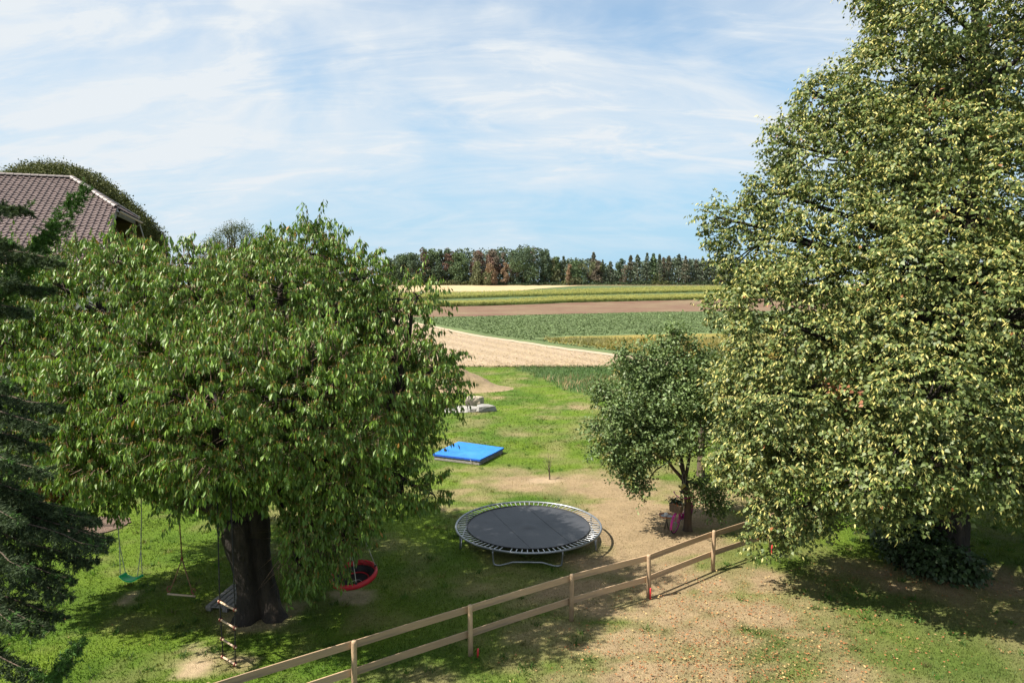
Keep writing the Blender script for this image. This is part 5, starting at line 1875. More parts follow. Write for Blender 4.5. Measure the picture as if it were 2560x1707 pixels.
# ---- trampoline
def trampoline():
    h, Rr = .47, 2.10
    c = (G(1320, 1252.5, h) + G(1327, 1385.5, h)) / 2
    xl, xr = G(1146, 1316, h)[0], G(1500, 1325, h)[0]
    c[0] = (xl + xr) / 2
    Rr = ((xr - xl) / 2 + (G(1327, 1385.5, h) - G(1320, 1252.5, h))[1] * -.5) / 2
    o_c = np.array([c[0], c[1], 0])
    t = thing('trampoline', o_c, 'round black garden trampoline with steel ring and open springs on the lawn', 'trampoline')
    ang = [2 * math.pi * k / 72 for k in range(72)]
    mb = MB()
    mb.tube([(c[0] + Rr * math.cos(a), c[1] + Rr * math.sin(a), h) for a in ang], .033, 10, closed=True)
    mb.build('rim', M_STEEL, t)
    Ri = Rr * .858
    mb = MB()
    V = [(c[0], c[1], h - .015)]
    n, m = 84, 10
    for j in range(1, m + 1):
        for k in range(n):
            a = 2 * math.pi * k / n
            q = Ri * j / m * (1 - (.007 if (k % 2 and j == m) else 0))
            V.append((c[0] + q * math.cos(a), c[1] + q * math.sin(a), h - .015 - .03 * (1 - (j / m) ** 2)))
    F = [(0, 1 + k, 1 + (k + 1) % n) for k in range(n)] + [(1 + (j - 1) * n + k, 1 + j * n + k, 1 + j * n + (k + 1) % n, 1 + (j - 1) * n + (k + 1) % n) for j in range(1, m) for k in range(n)]
    mb.add(V, F, True)
    jm = mb.build('jumping_mat', M_MAT, t)
    mb = MB()
    mb.tube([(c[0] + Ri * .985 * math.cos(a), c[1] + Ri * .985 * math.sin(a), h - .006) for a in ang], .014, 5, closed=True)
    mb.build('edge_band', M_BLACKCLOTH, jm)
    for off in (-.62, .62):                            # sewn seams
        mb = MB()
        ww = math.sqrt(Ri * Ri - off * off) * .97
        p0, p1 = np.array([c[0] - .35 * ww + off * .93, c[1] + .93 * ww + .35 * off, 0]), np.array([c[0] + .35 * ww + off * .93, c[1] - .93 * ww + .35 * off, 0])
        pts = []
        for f in np.linspace(0, 1, 9):
            p = p0 * (1 - f) + p1 * f
            rr = np.linalg.norm((p - c)[:2]) / Ri
            pts.append((p[0], p[1], h - .012 - .03 * (1 - rr ** 2)))
        mb.tube(pts, .003, 4)
        mb.build('seam', M_BLACKCLOTH, jm)
    # springs: one mesh, copied round
    mb = MB()
    L = Rr - Ri
    pts = [(x_, 0, 0) for x_ in np.linspace(-.01, L - .01, 12)]
    mb.tube(pts, [.005, .006] + [.0125, .0115] * 4 + [.006, .005], 6)
    s0 = mb.build('spring', M_SPRING, t, world=False)
    N = 84
    for k in range(N):
        if k == 58: continue
        a = 2 * math.pi * (k + .5) / N
        o = s0 if k == 0 else s0.copy()
        if k: COL.objects.link(o)
        o.parent = t
        o.location = (Ri * math.cos(a), Ri * math.sin(a), h - .012)
        o.rotation_euler = (0, -.05, a)
    for cc in (-92, -2, 88, 178):
        mb = MB()
        def at(deg, z_, rr=Rr): return (c[0] + rr * math.cos(R_(deg)), c[1] + rr * math.sin(R_(deg)), z_)
        def ch(f, z_):                                  # along the chord between the feet
            p, q = np.array(at(cc - 25, 0)), np.array(at(cc + 25, 0))
            w = p * (1 - f) + q * f
            return (w[0], w[1], z_)
        pts = [at(cc - 26, h), at(cc - 26, h - .12), at(cc - 25.6, .14), at(cc - 25, .06), ch(.04, .03), ch(.10, .03), ch(.18, .07), ch(.28, .125), ch(.5, .13), ch(.72, .125), ch(.82, .07), ch(.90, .03), ch(.96, .03), at(cc + 25, .06), at(cc + 25.6, .14), at(cc + 26, h - .12), at(cc + 26, h)]
        mb.tube(pts, .024, 8)
        mb.build('leg', M_STEEL, t)


trampoline()


# ---- fence
def fence():
    p0 = GD(1081, 1505)
    p4 = GD(1637, 1310)
    dirn = norm(p4 - p0)
    step = np.linalg.norm(p4 - p0) / 3
    k_at = {}
    f = thing('rail_fence', p0, 'raw timber fence with two rails running across the lawn to the linden', 'fence')
    perp = np.array([-dirn[1], dirn[0], 0])           # far side
    r = np.random.default_rng(12)
    ks = list(range(-2, 7))
    pos = {k: p0 + dirn * step * k for k in ks}
    pos[1] = GD(1312, 1425)
    pos[2] = GD(1490, 1372)
    pos[-1] = G(872, 1760)
    q = p0 + dirn * step * -1
    pos[-1] = q
    for k in ks:
        p = pos[k]
        mb = MB()
        lean = r.normal(0, .008, 2)
        hgt = 1.13 + r.normal(0, .012)
        pts = [p + (0, 0, -.1), p + (lean[0] * .5, lean[1] * .5, hgt * .5), p + (lean[0], lean[1], hgt - .05), p + (lean[0], lean[1], hgt - .012), p + (lean[0], lean[1], hgt)]
        mb.tube(pts, [.058, .055, .053, .05, .033], 10)
        mb.build('post', M_POST, f)
    for a, b in zip(ks[:-1], ks[1:]):
        for zc, w in ((1.0, .155), (.45, .155)):
            pa, pb = pos[a] + perp * .078, pos[b] + perp * .078
            da, db = r.normal(0, .006, 2)
            A, B_ = pa + (0, 0, zc + da), pb + (0, 0, zc + db)
            d = norm(B_ - A)
            L = np.linalg.norm(B_ - A) - .006
            mb = MB()
            # built along its own z so the wood grain follows the board
            n = 6
            vs, fs = [], []
            for i in range(n + 1):
                t = -L / 2 + L * i / n
                bow = .006 * math.sin(math.pi * i / n)
                for y_, x_ in ((-.013, -w / 2 + .004), (-.009, -w / 2), (.009, -w / 2), (.013, -w / 2 + .004), (.013, w / 2 - .004), (.009, w / 2), (-.009, w / 2), (-.013, w / 2 - .004)):
                    vs.append((x_ + bow, y_, t))
            for i in range(n):
                for k in range(8):
                    fs.append((i * 8 + k, i * 8 + (k + 1) % 8, (i + 1) * 8 + (k + 1) % 8, (i + 1) * 8 + k))
            fs += [tuple(range(7, -1, -1)), tuple(n * 8 + k for k in range(8))]
            mb.add(vs, fs)
            o = mb.build('rail', M_WOOD, f, world=False)
            upv = norm(np.array([0, 0, 1.0]) - d[2] * d)
            yv = np.cross(d, upv)
            m_ = (A + B_) / 2 - p0
            o.matrix_local = Matrix(((upv[0], yv[0], d[0], m_[0]), (upv[1], yv[1], d[1], m_[1]), (upv[2], yv[2], d[2], m_[2]), (0, 0, 0, 1)))
    # red marker stakes
    for k, off, lab in ((0, (.16, -.1, 0), 'red marker stake in the grass right of the fence post below the trampoline'), (2, (.02, -.1, 0), 'red marker stake against the fence post where the rail shadows start'),
                        (3, (2.05, 1.10, 0), 'red marker stake half hidden under the drooping linden boughs')):
        p = pos[k] + np.array(off)
        mb = MB()
        hh = .22 if k == 0 else .30
        mb.tube([p + (0, 0, -.1), p + (0, 0, hh * .6), p + (.005, 0, hh - .01), p + (.005, 0, hh)], [.022, .022, .021, .012], 8)
        o = mb.build('marker_stake', M_REDPAINT)
        tag(o, lab, 'stake', 'red marker stakes along the fence')


fence()

# ---- leaf litter under the linden edge
r = np.random.default_rng(55)
lx, ly, ls = [], [], []
for (dx, dy, sx, sy, n) in ((1680, 1380, 1.4, .8, 1100), (1620, 1480, 1.6, .9, 1500), (1820, 1460, 1.5, 1.0, 900), (1560, 1560, 1.4, .7, 900), (1750, 1540, 1.3, .7, 800), (2150, 1330, 1.6, .8, 500), (2100, 1480, 2.0, .9, 500), (1950, 1330, 1.4, .8, 350), (1450, 1500, 1.5, .7, 200), (300, 1420, 2, 1.4, 40)):
    c = GD(dx, dy)
    lx.append(c[0] + sx * r.normal(size=n)); ly.append(c[1] + sy * r.normal(size=n))
lx, ly = np.concatenate(lx), np.concatenate(ly)
kk = r.uniform(0, 1, len(lx)) < .62
lx, ly = lx[kk], ly[kk]
n = len(lx)
q = np.stack([lx, ly, lawn_height(lx, ly) + r.uniform(.03, .06, n)], -1)
g = r.uniform(0, 1, n)[:, None]
cl = np.where(g < .55, np.array([.30, .125, .05]), np.where(g < .85, np.array([.38, .27, .12]), np.array([.20, .10, .05]))) * r.uniform(.6, 1.2, (n, 1))
fol = Foliage()
fol.add(OVAL_T, q, norm(r.normal(size=(n, 3)) * np.array([1, 1, .25])), norm(np.array([0, 0, 1.0]) + .5 * r.normal(size=(n, 3))), r.uniform(.03, .07, n), cl)
tag(fol.build('leaf_litter', M_LITTER, None, 'stuff'), 'fallen orange leaves on the dry grass near the fence')


# ---- swings in the cherry
def hang(pt, up=.0):
    """nearest point on the cherry's swing limb above pt"""
    best = None
    for a, b in zip(ARM[:-1], ARM[1:]):
        for f in np.linspace(0, 1, 20):
            q = a * (1 - f) + b * f
            dd = abs(q[0] - pt[0])
            if best is None or dd < best[0]: best = (dd, q)
    return best[1]


def plastic_swing():
    d = 16.9
    a, b = P(305, 1441, d), P(352, 1446, d - .12)
    c = (a + b) / 2
    s = thing('plastic_swing', c, 'bright green plastic board swing hanging on white ropes', 'swing', 'things hung in the cherry tree')
    u = norm((b - a) * np.array([1, 1, 0]))
    v = np.cross([0, 0, 1.0], u)
    L, W = .52, .24
    mb = MB()
    n, m = 14, 6
    top, F = [], []
    for sgn in (0, 1):
        for i in range(n + 1):
            for j in range(m + 1):
                x_, y_ = (i / n - .5) * L, (j / m - .5) * W * (1 - .12 * abs(2 * i / n - 1) ** 3)
                z_ = .085 * (2 * i / n - 1) ** 2 - .025 * (sgn) + .012 * abs(2 * j / m - 1) ** 3 * (1 - sgn)
                top.append(c + u * x_ + v * y_ + np.array([0, 0, z_ - .04]))
    k = (n + 1) * (m + 1)
    for i in range(n):
        for j in range(m):
            e = i * (m + 1) + j
            F += [(e, e + m + 1, e + m + 2, e + 1), (k + e, k + e + 1, k + e + m + 2, k + e + m + 1)]
    for i in range(n):
        for j in (0, m):
            e = i * (m + 1) + j
            F.append((e, e + m + 1, k + e + m + 1, k + e))
    for j in range(m):
        for i in (0, n):
            e = i * (m + 1) + j
            F.append((e, e + 1, k + e + 1, k + e))
    mb.add(top, F, True)
    mb.build('seat', M_GREENPL, s)
    for sgn in (-1, 1):
        mb = MB()
        e = c + u * sgn * (L / 2 - .01) + np.array([0, 0, .05])
        mb.box(e, (.05, W * .95, .05), (u, v, (0, 0, 1)), .012)
        mb.build('grip', M_GREENPL, s)
        tp = P(288 if sgn < 0 else 357, 1235, d)
        top_ = hang(tp)
        top_ = np.array([tp[0] + sgn * .02, top_[1], top_[2] - .05])
        kn = e * .70 + top_ * .30 + np.array([sgn * .02, 0, 0])
        for w in (-1, 1):
            mb = MB()
            mb.tube([e + v * w * .09, e * .65 + kn * .35 + v * w * .055, kn], .010, 5)
            mb.build('rope', M_ROPEW, s)
        mb = MB()
        mb.tube([kn, (kn + top_) / 2 + (sgn * .01, 0, 0), top_ + (0, 0, .1)], .013, 5)
        mb.build('rope', M_ROPEW, s)


def trapeze():
    d = 16.2
    a, b = P(419, 1484, d), P(488, 1490, d - .1)
    c = (a + b) / 2
    s = thing('trapeze', c, 'wooden trapeze bar on a single brown rope, hanging right of the green swing', 'swing', 'things hung in the cherry tree')
    mb = MB()
    mb.tube([a, (a + b) / 2, b], .024, 8)
    mb.build('bar', M_RUNG, s)
    kn = P(455, 1396, d)
    tp = P(447, 1240, d)
    top = hang(tp)
    top = np.array([tp[0], top[1] - .3, top[2]])
    mb = MB()
    mb.tube([kn, kn * .5 + top * .5, top], .016, 5)
    mb.build('rope', M_ROPEB, s)
    for e, f in ((a, .12), (b, .12)):
        p = e * (1 - f) + c * f
        mb = MB()
        mb.tube([kn, kn * .5 + p * .5 + (0, 0, -.01), p + (0, 0, .03)], .015, 5)
        mb.build('rope', M_ROPEB, s)
        mb = MB()
        kp = p + (0, 0, .13)
        mb.tube([kp + .05 * np.array([math.cos(t), .3 * math.sin(t), 1.2 * math.sin(t)]) for t in np.linspace(0, 5.5, 12)], .012, 5)
        mb.build('knot', M_REDROPE, s)
    mb = MB()
    mb.ball(kn, .035, 8, (1, 1, 1.3))
    mb.build('knot', M_REDROPE, s)


def rope_ladder():
    d = 13.75
    L = [(549, 1503), (551.5, 1548), (555, 1596), (557, 1641)]
    Rr = [(587, 1523.5), (587, 1569), (587.5, 1617), (588, 1660)]
    lp = [P(x_, y_, d) for x_, y_ in L]
    rp = [P(x_, y_, d - .28) for x_, y_ in Rr]
    zs = [(a[2] + b[2]) / 2 for a, b in zip(lp, rp)]
    s = thing('rope_ladder', (lp[3] + rp[3]) / 2, 'black rope ladder with four pale wooden rungs hanging in front of the cherry trunk', 'ladder', 'things hung in the cherry tree')
    for a, b in zip(lp, rp):
        e = norm(b - a)
        mb = MB()
        mb.tube([a - e * .045, (a + b) / 2, b + e * .045], .021, 8)
        mb.build('rung', M_RUNG, s)
        for p in (a, b):
            mb = MB()
            mb.tube([p + .03 * (math.cos(t) * np.array([e[1], -e[0], 0]) + math.sin(t) * np.array([0, 0, 1.0])) + e * .012 * math.sin(3 * t) for t in np.linspace(0, 2 * math.pi, 13)[:-1]], .015, 5, closed=True)
            mb.build('knot', M_REDROPE, s)
    for pts, tx in ((lp, (545, 1270, d)), (rp, (578, 1270, d - .3))):
        mb = MB()
        top = P(*tx) + np.array([0, 0, .9])
        mb.tube([pts[3] + (0, 0, -.05), pts[2], pts[1], pts[0], top], .0135, 5)
        mb.build('rope', M_ROPEK, s)


def nest_swing():
    d = 16.4
    c = P(884, 1433, d)
    s = thing('nest_swing', c, 'round red and black nest swing hanging behind the drooping cherry leaves', 'swing', 'things hung in the cherry tree')
    Rr = .55
    tilt = Matrix.Rotation(R_(9), 4, 'X') @ Matrix.Rotation(R_(-6), 4, 'Y')
    T = Matrix.Translation(Vector(c)) @ tilt
    ang = np.linspace(0, 2 * math.pi, 40, endpoint=False)
    mb = MB(T)
    # padded cuff: tall oval section
    n, V, F = 40, [], []
    sec = [(.02, -.10), (.04, -.05), (.035, .02), (.0, .045), (-.03, .02), (-.04, -.04), (-.03, -.09)]
    for a in ang:
        for q, z_ in sec:
            V.append(((Rr + q) * math.cos(a), (Rr + q) * math.sin(a), z_))
    k = len(sec)
    F = [(i * k + j, ((i + 1) % n) * k + j, ((i + 1) % n) * k + (j + 1) % k, i * k + (j + 1) % k) for i in range(n) for j in range(k)]
    mb.add(V, F, True)
    mb.build('padded_ring', M_REDCLOTH, s)
    mb = MB(T)
    mb.lathe((0, 0, 0), [(Rr - .03, -.09), (Rr * .75, -.17), (Rr * .62, -.2), (Rr * .3, -.225), (.01, -.23)], 32)
    mb.build('basket', M_BLACKCLOTH, s)
    mb = MB(T)
    mb.tube([(Rr * .62 * math.cos(a), Rr * .62 * math.sin(a), -.185) for a in ang], .018, 6, closed=True)
    mb.build('inner_hoop', M_REDCLOTH, s)
    mb = MB(T)
    mb.tube([(Rr * .25 * math.cos(a) + .05, Rr * .25 * math.sin(a) - .1, -.205) for a in ang[:24]], .008, 5)
    mb.build('printed_ring', M_ROPEW, s)
    top = c + np.array([-.25, .1, 2.2])
    for a in (20, 110, 200, 290):
        p = T @ Vector((Rr * math.cos(R_(a)), Rr * math.sin(R_(a)), .045))
        mb = MB()
        mb.tube([np.array(p), np.array(p) * .5 + top * .5, top], .011, 5)
        mb.build('rope', M_ROPEW, s)
        mb = MB()
        mb.box(np.array(p), (.05, .05, .06), None, .01)
        mb.build('strap', M_BLACKCLOTH, s)
    mb = MB()
    mb.tube([top, top + (-.1, 0, .9)], .014, 6)
    mb.build('rope', M_ROPEW, s)


plastic_swing(); trapeze(); rope_ladder(); nest_swing()


# ---- pallet against the trunk
def pallet():
    z = .14
    a, b, c_ = G(513, 1513, z), G(588, 1518, z), G(581, 1461, z)
    u = norm((b - a) * np.array([1, 1, 0]))
    v = norm((c_ - b) * np.array([1, 1, 0]))
    v = norm(v - (v @ u) * u)
    o = np.array([a[0], a[1], 0])
    p = thing('pallet', o, 'grey weathered wooden pallet lying at the foot of the cherry trunk', 'pallet')
    Lu, Lv = 1.0, 1.2
    r = np.random.default_rng(2)
    for k in range(7):
        mb = MB()
        x_ = (k + .5) / 7 * Lu
        mb.box(o + u * x_ + v * Lv / 2 + (0, 0, z - .011 + r.normal(0, .001)), (Lv, .115 + r.normal(0, .006), .022), (v, np.cross([0, 0, 1], v), (0, 0, 1)), .004)
        mb.build('slat', M_GREYWOOD, p)
    for k in range(3):
        mb = MB()
        y_ = .05 + k * (Lv - .1) / 2
        mb.box(o + v * y_ + u * Lu / 2 + (0, 0, z - .034), (Lu, .1, .022), (u, v, (0, 0, 1)), .004)
        mb.build('stringer', M_GREYWOOD, p)
        for j in range(3):
            mb = MB()
            mb.box(o + v * y_ + u * (.07 + j * (Lu - .14) / 2) + (0, 0, .048), (.13, .098, .094), (u, v, (0, 0, 1)), .006)
            mb.build('block', M_GREYWOOD, p)


pallet()


# ---- bicycle
def bicycle():
    Fp, Rp = np.array([5.16, 21.15, 0]), np.array([5.84, 22.10, 0])
    d = norm(Rp - Fp)
    mid = (Fp + Rp) / 2
    # local: +x forwards (front wheel), y left, z up; leaning a little towards the tree
    f = -d
    left = np.cross([0, 0, 1.0], f)
    Rm = Matrix(((f[0], left[0], 0), (f[1], left[1], 0), (0, 0, 1))).to_4x4()
    T = Matrix.Translation(Vector(mid)) @ Rm @ Matrix.Rotation(R_(-5), 4, 'X')
    b = thing('bicycle', mid, 'magenta painted ladies bicycle with a wicker front basket leaning on the plum trunk', 'bicycle')
    wr, xf, xr = .34, .55, -.55
    for x_ in (xf, xr):
        w = MB(T)
        ang = np.linspace(0, 2 * math.pi, 32, endpoint=False)
        w.tube([(x_ + .315 * math.cos(a), 0, wr + .315 * math.sin(a)) for a in ang], .013, 6, closed=True)
        wheel = w.build('wheel', M_MAGENTA, b)
        t = MB(T)
        t.tube([(x_ + wr * .985 * math.cos(a), 0, wr + wr * .985 * math.sin(a)) for a in ang], .019, 6, closed=True)
        t.build('tyre', M_TYRE, wheel)
        s = MB(T)
        for a in ang[::2]:
            s.tube([(x_ + .02 * math.cos(a + .3), 0, wr + .02 * math.sin(a + .3)), (x_ + .31 * math.cos(a), 0, wr + .31 * math.sin(a))], .0025, 4)
        s.build('spokes', M_STEEL, wheel)
        h_ = MB(T)
        h_.tube([(x_, -.05, wr), (x_, .05, wr)], .02, 8)
        h_.build('hub', M_STEEL, wheel)
        g = MB(T)
        lo, hi = (15, 200) if x_ == xf else (-10, 170)
        vs, m = [], 20
        for k in range(m):
            a = R_(lo + (hi - lo) * k / (m - 1))
            if x_ == xf: a = R_(180) - a
            for y_, dr in ((-.035, -.012), (-.02, .008), (0, .014), (.02, .008), (.035, -.012)):
                vs.append((x_ + (wr + .03 + dr) * math.cos(a), y_, wr + (wr + .03 + dr) * math.sin(a)))
        g.add(vs, [(k * 5 + j, k * 5 + j + 1, (k + 1) * 5 + j + 1, (k + 1) * 5 + j) for k in range(m - 1) for j in range(4)], True)
        g.build('fender', M_MAGENTA, b)
    fr = MB(T)
    BB, HT, HB, ST = (-.08, 0, .29), (.31, 0, .86), (.36, 0, .70), (-.22, 0, .78)
    fr.tube([HB, (.20, 0, .44), (.05, 0, .31), BB], .022, 8)
    fr.tube([HT, (.16, 0, .58), (0, 0, .45), (-.15, 0, .50)], .02, 8)
    fr.tube([BB, ST], .019, 8)
    fr.tube([HB, HT], .026, 8)
    for y_ in (-.055, .055):
        fr.tube([(-.2, y_ * .3, .70), (xr, y_, wr)], .011, 6)
        fr.tube([BB, (-.2, y_, .30), (xr, y_, wr)], .012, 6)
    fr.build('frame', M_MAGENTA, b)
    fk = MB(T)
    for y_ in (-.05, .05):
        fk.tube([(.375, y_ * .6, .68), (.44, y_, .55), (xf, y_, wr)], .013, 6)
    fk.tube([(.375, 0, .66), (.27, 0, 1.02)], .018, 8)
    fk.build('fork', M_MAGENTA, b)
    hb = MB(T)
    hb.tube([(.10, .33, 1.16), (.22, .27, 1.17), (.31, .16, 1.14), (.28, 0, 1.06), (.31, -.16, 1.14), (.22, -.27, 1.17), (.10, -.33, 1.16)], .014, 8)
    hb.build('handlebar', M_MAGENTA, b)
    for y_ in (-1, 1):
        g = MB(T)
        g.tube([(.16, y_ * .30, 1.166), (.08, y_ * .335, 1.16)], .02, 8)
        g.build('grip', M_MAGENTA, b)
    la = MB(T)
    la.lathe((.40, 0, .98), [(.001, -.06), (.045, -.05), (.055, 0), (.05, .045), (.001, .06)], 12)
    la.build('headlight', M_MAGENTA, b)
    sd = MB(T)
    sd.tube([(-.22, 0, .78), (-.25, 0, .93)], .014, 6)
    sd.build('seat_post', M_STEEL, b)
    sa = MB(T)
    vs = []
    for x_, hw, z_ in ((-.40, .05, .97), (-.38, .10, .98), (-.28, .10, .965), (-.18, .045, .965), (-.08, .022, .965), (-.05, .015, .95)):
        vs += [(x_, -hw, z_ - .02), (x_, -hw * .6, z_ + .012), (x_, hw * .6, z_ + .012), (x_, hw, z_ - .02), (x_, 0, z_ - .045)]
    sa.add(vs, [(i * 5 + j, i * 5 + (j + 1) % 5, (i + 1) * 5 + (j + 1) % 5, (i + 1) * 5 + j) for i in range(5) for j in range(5)] + [(4, 3, 2, 1, 0), (25, 26, 27, 28, 29)], True)
    sa.build('saddle', M_MAGENTA, b)
    cr = MB(T)
    cr.tube([(-.08 + .09 * math.cos(a), -.05, .29 + .09 * math.sin(a)) for a in np.linspace(0, 2 * math.pi, 20, endpoint=False)], .008, 5, closed=True)
    cr.tube([(-.08, -.07, .29), (.02, -.075, .16)], .01, 5)
    cr.tube([(-.08, .07, .29), (-.18, .075, .42)], .01, 5)
    cr.tube([(-.08, -.08, .29), (-.08, .08, .29)], .02, 8)
    cr.build('crankset', M_STEEL, b)
    for x_, y_, z_ in ((.02, -.12, .16), (-.18, .12, .42)):
        pd = MB(T)
        pd.box((x_, y_, z_), (.09, .08, .022), None, .006)
        pd.build('pedal', M_TYRE, b)
    cg = MB(T)
    cg.box((-.30, -.06, .325), (.46, .012, .11), None, .004)
    cg.build('chain_guard', M_MAGENTA, b)
    kr = MB(T)
    kr.tube([(-.12, .05, .28), (-.18, .16, .01)], .011, 6)
    kr.build('kickstand', M_MAGENTA, b)
    rk = MB(T)
    for y_ in (-.07, .07):
        rk.tube([(-.22, y_, .72), (-.78, y_, .74), (-.80, y_, .73)], .007, 5)
        rk.tube([(-.66, y_, .735), (xr, y_ * .8, wr)], .006, 5)
    for x_ in (-.35, -.5, -.65):
        rk.tube([(x_, -.07, .735), (x_, .07, .735)], .006, 5)
    rk.build('luggage_rack', M_MAGENTA, b)
    # basket: woven walls, open top; a thing of its own that hangs on the bike
    ba_c = T @ Vector((.62, 0, .74))
    ba = thing('wicker_basket', tuple(ba_c), 'brown wicker basket planted with a dark bush, hung on the bicycle handlebar', 'basket')
    mb = MB(T)
    cx, zb, zt_ = .62, .74, .99
    rim, bot = [], []
    for k in range(5):
        z_ = zb + (zt_ - zb) * k / 4
        s = 1 + .16 * k / 4
        for sx, sy in ((-.15, -.20),):
            pass
    for (p0, p1) in (((-.12, -.16), (.12, -.16)), ((.12, -.16), (.12, .16)), ((.12, .16), (-.12, .16)), ((-.12, .16), (-.12, -.16))):
        for k in range(7):                               # horizontal canes, woven in and out
            z_ = zb + (zt_ - zb) * (k + .5) / 7
            s = 1 + .2 * (k + .5) / 7
            pts = []
            for j in range(9):
                f_ = j / 8
                x_, y_ = p0[0] * (1 - f_) + p1[0] * f_, p0[1] * (1 - f_) + p1[1] * f_
                o_ = 1 + .03 * (1 if (j + k) % 2 else -1)
                pts.append((cx + x_ * s * o_, y_ * s * o_, z_))
            mb.tube(pts, .017, 4)
    mb.box((cx, 0, zb), (.24, .32, .02))
    mb.build('woven_wall', M_WICKER, ba)
    mb = MB(T)
    s = 1.2
    mb.tube([(cx - .12 * s, -.16 * s, zt_), (cx + .12 * s, -.16 * s, zt_), (cx + .12 * s, .16 * s, zt_), (cx - .12 * s, .16 * s, zt_)], .02, 6, closed=True)
    mb.build('rim', M_WICKER, ba)
    r = np.random.default_rng(6)
    fol = Foliage()
    n = 420
    p = np.array([T @ Vector((cx + r.normal(0, .08), r.normal(-.02, .12), 1.0 + abs(r.normal(0, .07)))) for _ in range(n)])
    c = np.array([.030, .055, .022]) * r.uniform(.6, 1.5, (n, 1))
    blue = (r.uniform(0, 1, n) < .25)
    c[blue] = np.array([.13, .15, .15])
    red = r.uniform(0, 1, n) < .03
    c[red] = np.array([.5, .10, .03])
    fol.add(OVAL_T, p, sph(r, n) + np.array([0, 0, .5]), sph(r, n), r.uniform(.04, .08, n), c)
    pl = thing('potted_plant', tuple(T @ Vector((cx, 0, .76))), 'dark bushy plant with grey blossoms growing in the bicycle basket', 'plant')
    fol.build('foliage', M_PLUM, pl)
    mb = MB(T)
    for k in range(8):
        mb.tube([(cx + r.normal(0, .03), r.normal(0, .05), .76), (cx + r.normal(0, .09), r.normal(0, .12), 1.05)], .006, 4)
    mb.build('stems', M_BARK2, pl)


bicycle()

# ---- bird bath
bp = np.array([4.98, 21.55, 0.0])
bb = thing('bird_bath', bp, 'shallow terracotta bird bath on a thin bent stand left of the bicycle', 'bird bath')
c = np.array([bp[0] + .02, bp[1], .40])
mb = MB()
mb.lathe(c, [(.001, -.02), (.12, -.02), (.20, .005), (.245, .05), (.25, .062), (.235, .062), (.19, .025), (.12, .008)], 28)
mb.build('dish', M_TERRA, bb)
mb = MB()
mb.lathe(c, [(.001, .018), (.10, .02), (.185, .03)], 24)
mb.build('dish_floor', M_WATER, bb)
mb = MB()
mb.tube([c + (0, 0, -.02), c + (.01, 0, -.12), c + (-.02, 0, -.26), c + (-.05, 0, -.41)], .014, 6)
mb.tube([c + (0, 0, -.02), c + (.06, .08, -.41)], .010, 6)
mb.tube([c + (0, 0, -.02), c + (.07, -.07, -.41)], .010, 6)
mb.build('stand', M_DARKMETAL, bb)
mb = MB()
mb.ball((0, 0, 0), .075, 12, (1, 1, .85))
o = mb.build('stone_ball', M_WHITE)
o.location = c + (-.02, -.03, .085)
tag(o, 'round white stone lying in the terracotta bird bath', 'stone')

# ---- bird house hung against the plum trunk
hp = P(1712, 1221, 21.12)
bh = thing('bird_house', hp, 'little bird house with a yellow and green roof hung on the plum trunk', 'bird house')
mb = MB()
mb.add([hp + q for q in ((-.10, -.09, -.10), (.10, -.09, -.10), (.10, .09, -.10), (-.10, .09, -.10), (-.10, -.09, .02), (.10, -.09, .02), (.10, .09, .02), (-.10, .09, .02), (0, -.09, .11), (0, .09, .11))],
       [(0, 3, 2, 1), (0, 1, 5, 8, 4), (3, 7, 9, 6, 2), (0, 4, 7, 3), (1, 2, 6, 5), (4, 8, 9, 7), (5, 6, 9, 8)])
mb.build('box', M_DARKWOOD, bh)
for s, m_ in ((-1, M_YELLOW), (1, M_GREENPAINT)):
    mb = MB()
    d_ = norm(np.array([s * .12, 0, -.10]))
    mb.box(hp + np.array([s * .075, -.01, .075]), (.20, .26, .014), (d_, (0, 1, 0), np.cross(d_, (0, 1, 0))), .003)
    o = mb.build('roof_panel', m_, bh)
    o['label'] = 'yellow roof panel' if s < 0 else 'green roof panel'
mb = MB()
mb.box(hp + (0, -.03, -.105), (.32, .26, .016), None, .003)
mb.build('floor_board', M_DARKWOOD, bh)
mb = MB()
for s in (-1, 1):
    mb.tube([hp + (s * .01, .02, .13), hp + (s * .06, .12, .34), hp + (.02, .2, .52)], .005, 4)
mb.build('hanging_wire', M_ROPEW, bh)

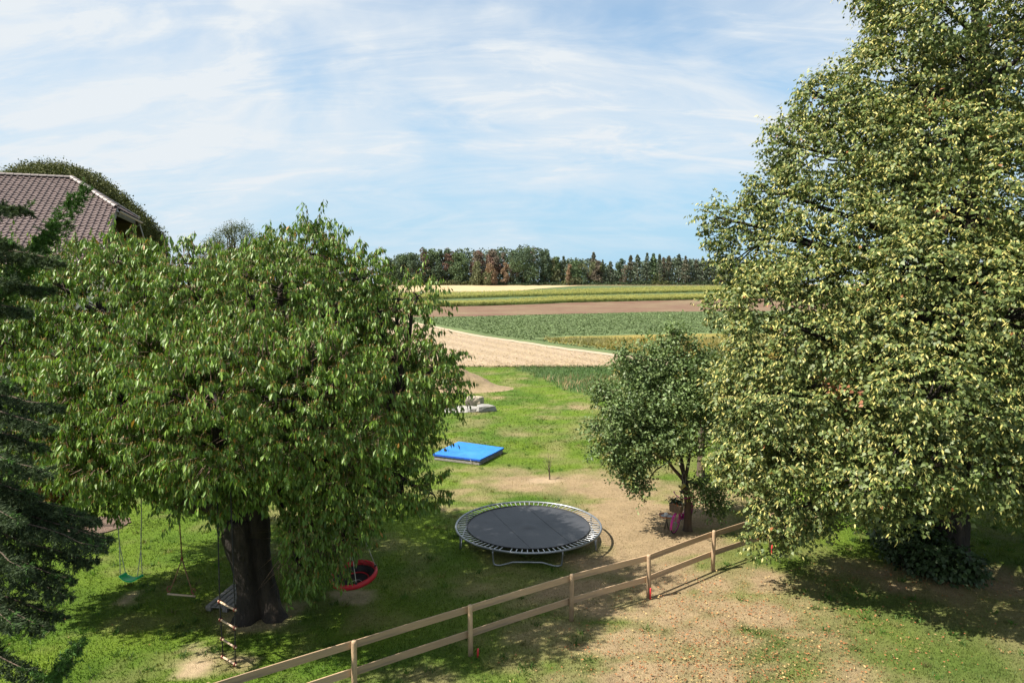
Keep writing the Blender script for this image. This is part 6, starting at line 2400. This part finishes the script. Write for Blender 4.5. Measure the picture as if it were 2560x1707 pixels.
# ---- bare sapling in its sand ring
sb = G(1374, 1198)
sapl = thing('sapling', sb, 'thin leafless sapling in a ring of pale sand beyond the trampoline', 'sapling')
mb = MB()
bark_trunk(mb, [sb - (0, 0, .1), sb + (0, 0, .25), sb + (-.03, 0, .5)], [.035, .026, .022], n=8, seed=1, k=6)
mb.build('trunk', M_BARK2, sapl)
r = np.random.default_rng(9)
mb = MB()
for k in range(9):
    s = sb + (-.03, 0, .3 + .025 * k)
    e = s + np.array([r.normal(0, .28), r.normal(0, .2), r.uniform(.25, .6)])
    limb(mb, [s, (s + e) / 2, e], .011, .004, 5, k, 5, .05)
mb.build('twigs', M_BARK2, sapl)
fol = Foliage()
p = sb + np.stack([r.normal(0, .25, 40), r.normal(0, .2, 40), r.uniform(.5, 1.0, 40)], -1)
fol.add(OVAL_T, p, sph(r, 40), sph(r, 40), r.uniform(.03, .05, 40), np.array([.10, .12, .04]) * r.uniform(.7, 1.3, (40, 1)))
fol.build('leaves', M_PLUM, sapl)

# ---- staked young tree in a mulch bed behind the swing
st = G(218, 1322)
ms = thing('staked_sapling', st, 'young staked tree with a pale thin stem in the mulch bed at the far left', 'sapling')
mb = MB()
mb.tube([st - (0, 0, .1), st + (.03, 0, .3), st + (.1, 0, .9), st + (.08, 0, 1.7)], [.045, .035, .03, .02], 7)
mb.build('trunk', M_RUNG, ms)
mb = MB()
mb.tube([st + (-.35, 0, -.1), st + (-.35, 0, 1.5)], .03, 7)
mb.build('stake', M_GREYWOOD, ms)
fol = Foliage()
n = 500
p = st + np.array([.08, 0, 2.1]) + r.normal(0, .35, (n, 3))
fol.add(OVAL_T, p, sph(r, n), sph(r, n) + np.array([0, 0, .5]), r.uniform(.05, .09, n), np.array([.07, .12, .02]) * r.uniform(.7, 1.3, (n, 1)))
fol.build('foliage', M_PLUM, ms)
mb = MB()
nn = 40
vs = [(st[0] + .2 + .9 * math.cos(2 * math.pi * k / nn) * (1 + .07 * math.sin(4 * k)), st[1] + .3 + .9 * math.sin(2 * math.pi * k / nn) * (1 + .06 * math.sin(3 * k)), .04) for k in range(nn)]
mb.add(vs, [tuple(range(nn))])
tag(mb.build('mulch', M_MULCH), 'brown bark mulch under the young staked tree', None, None, 'stuff')
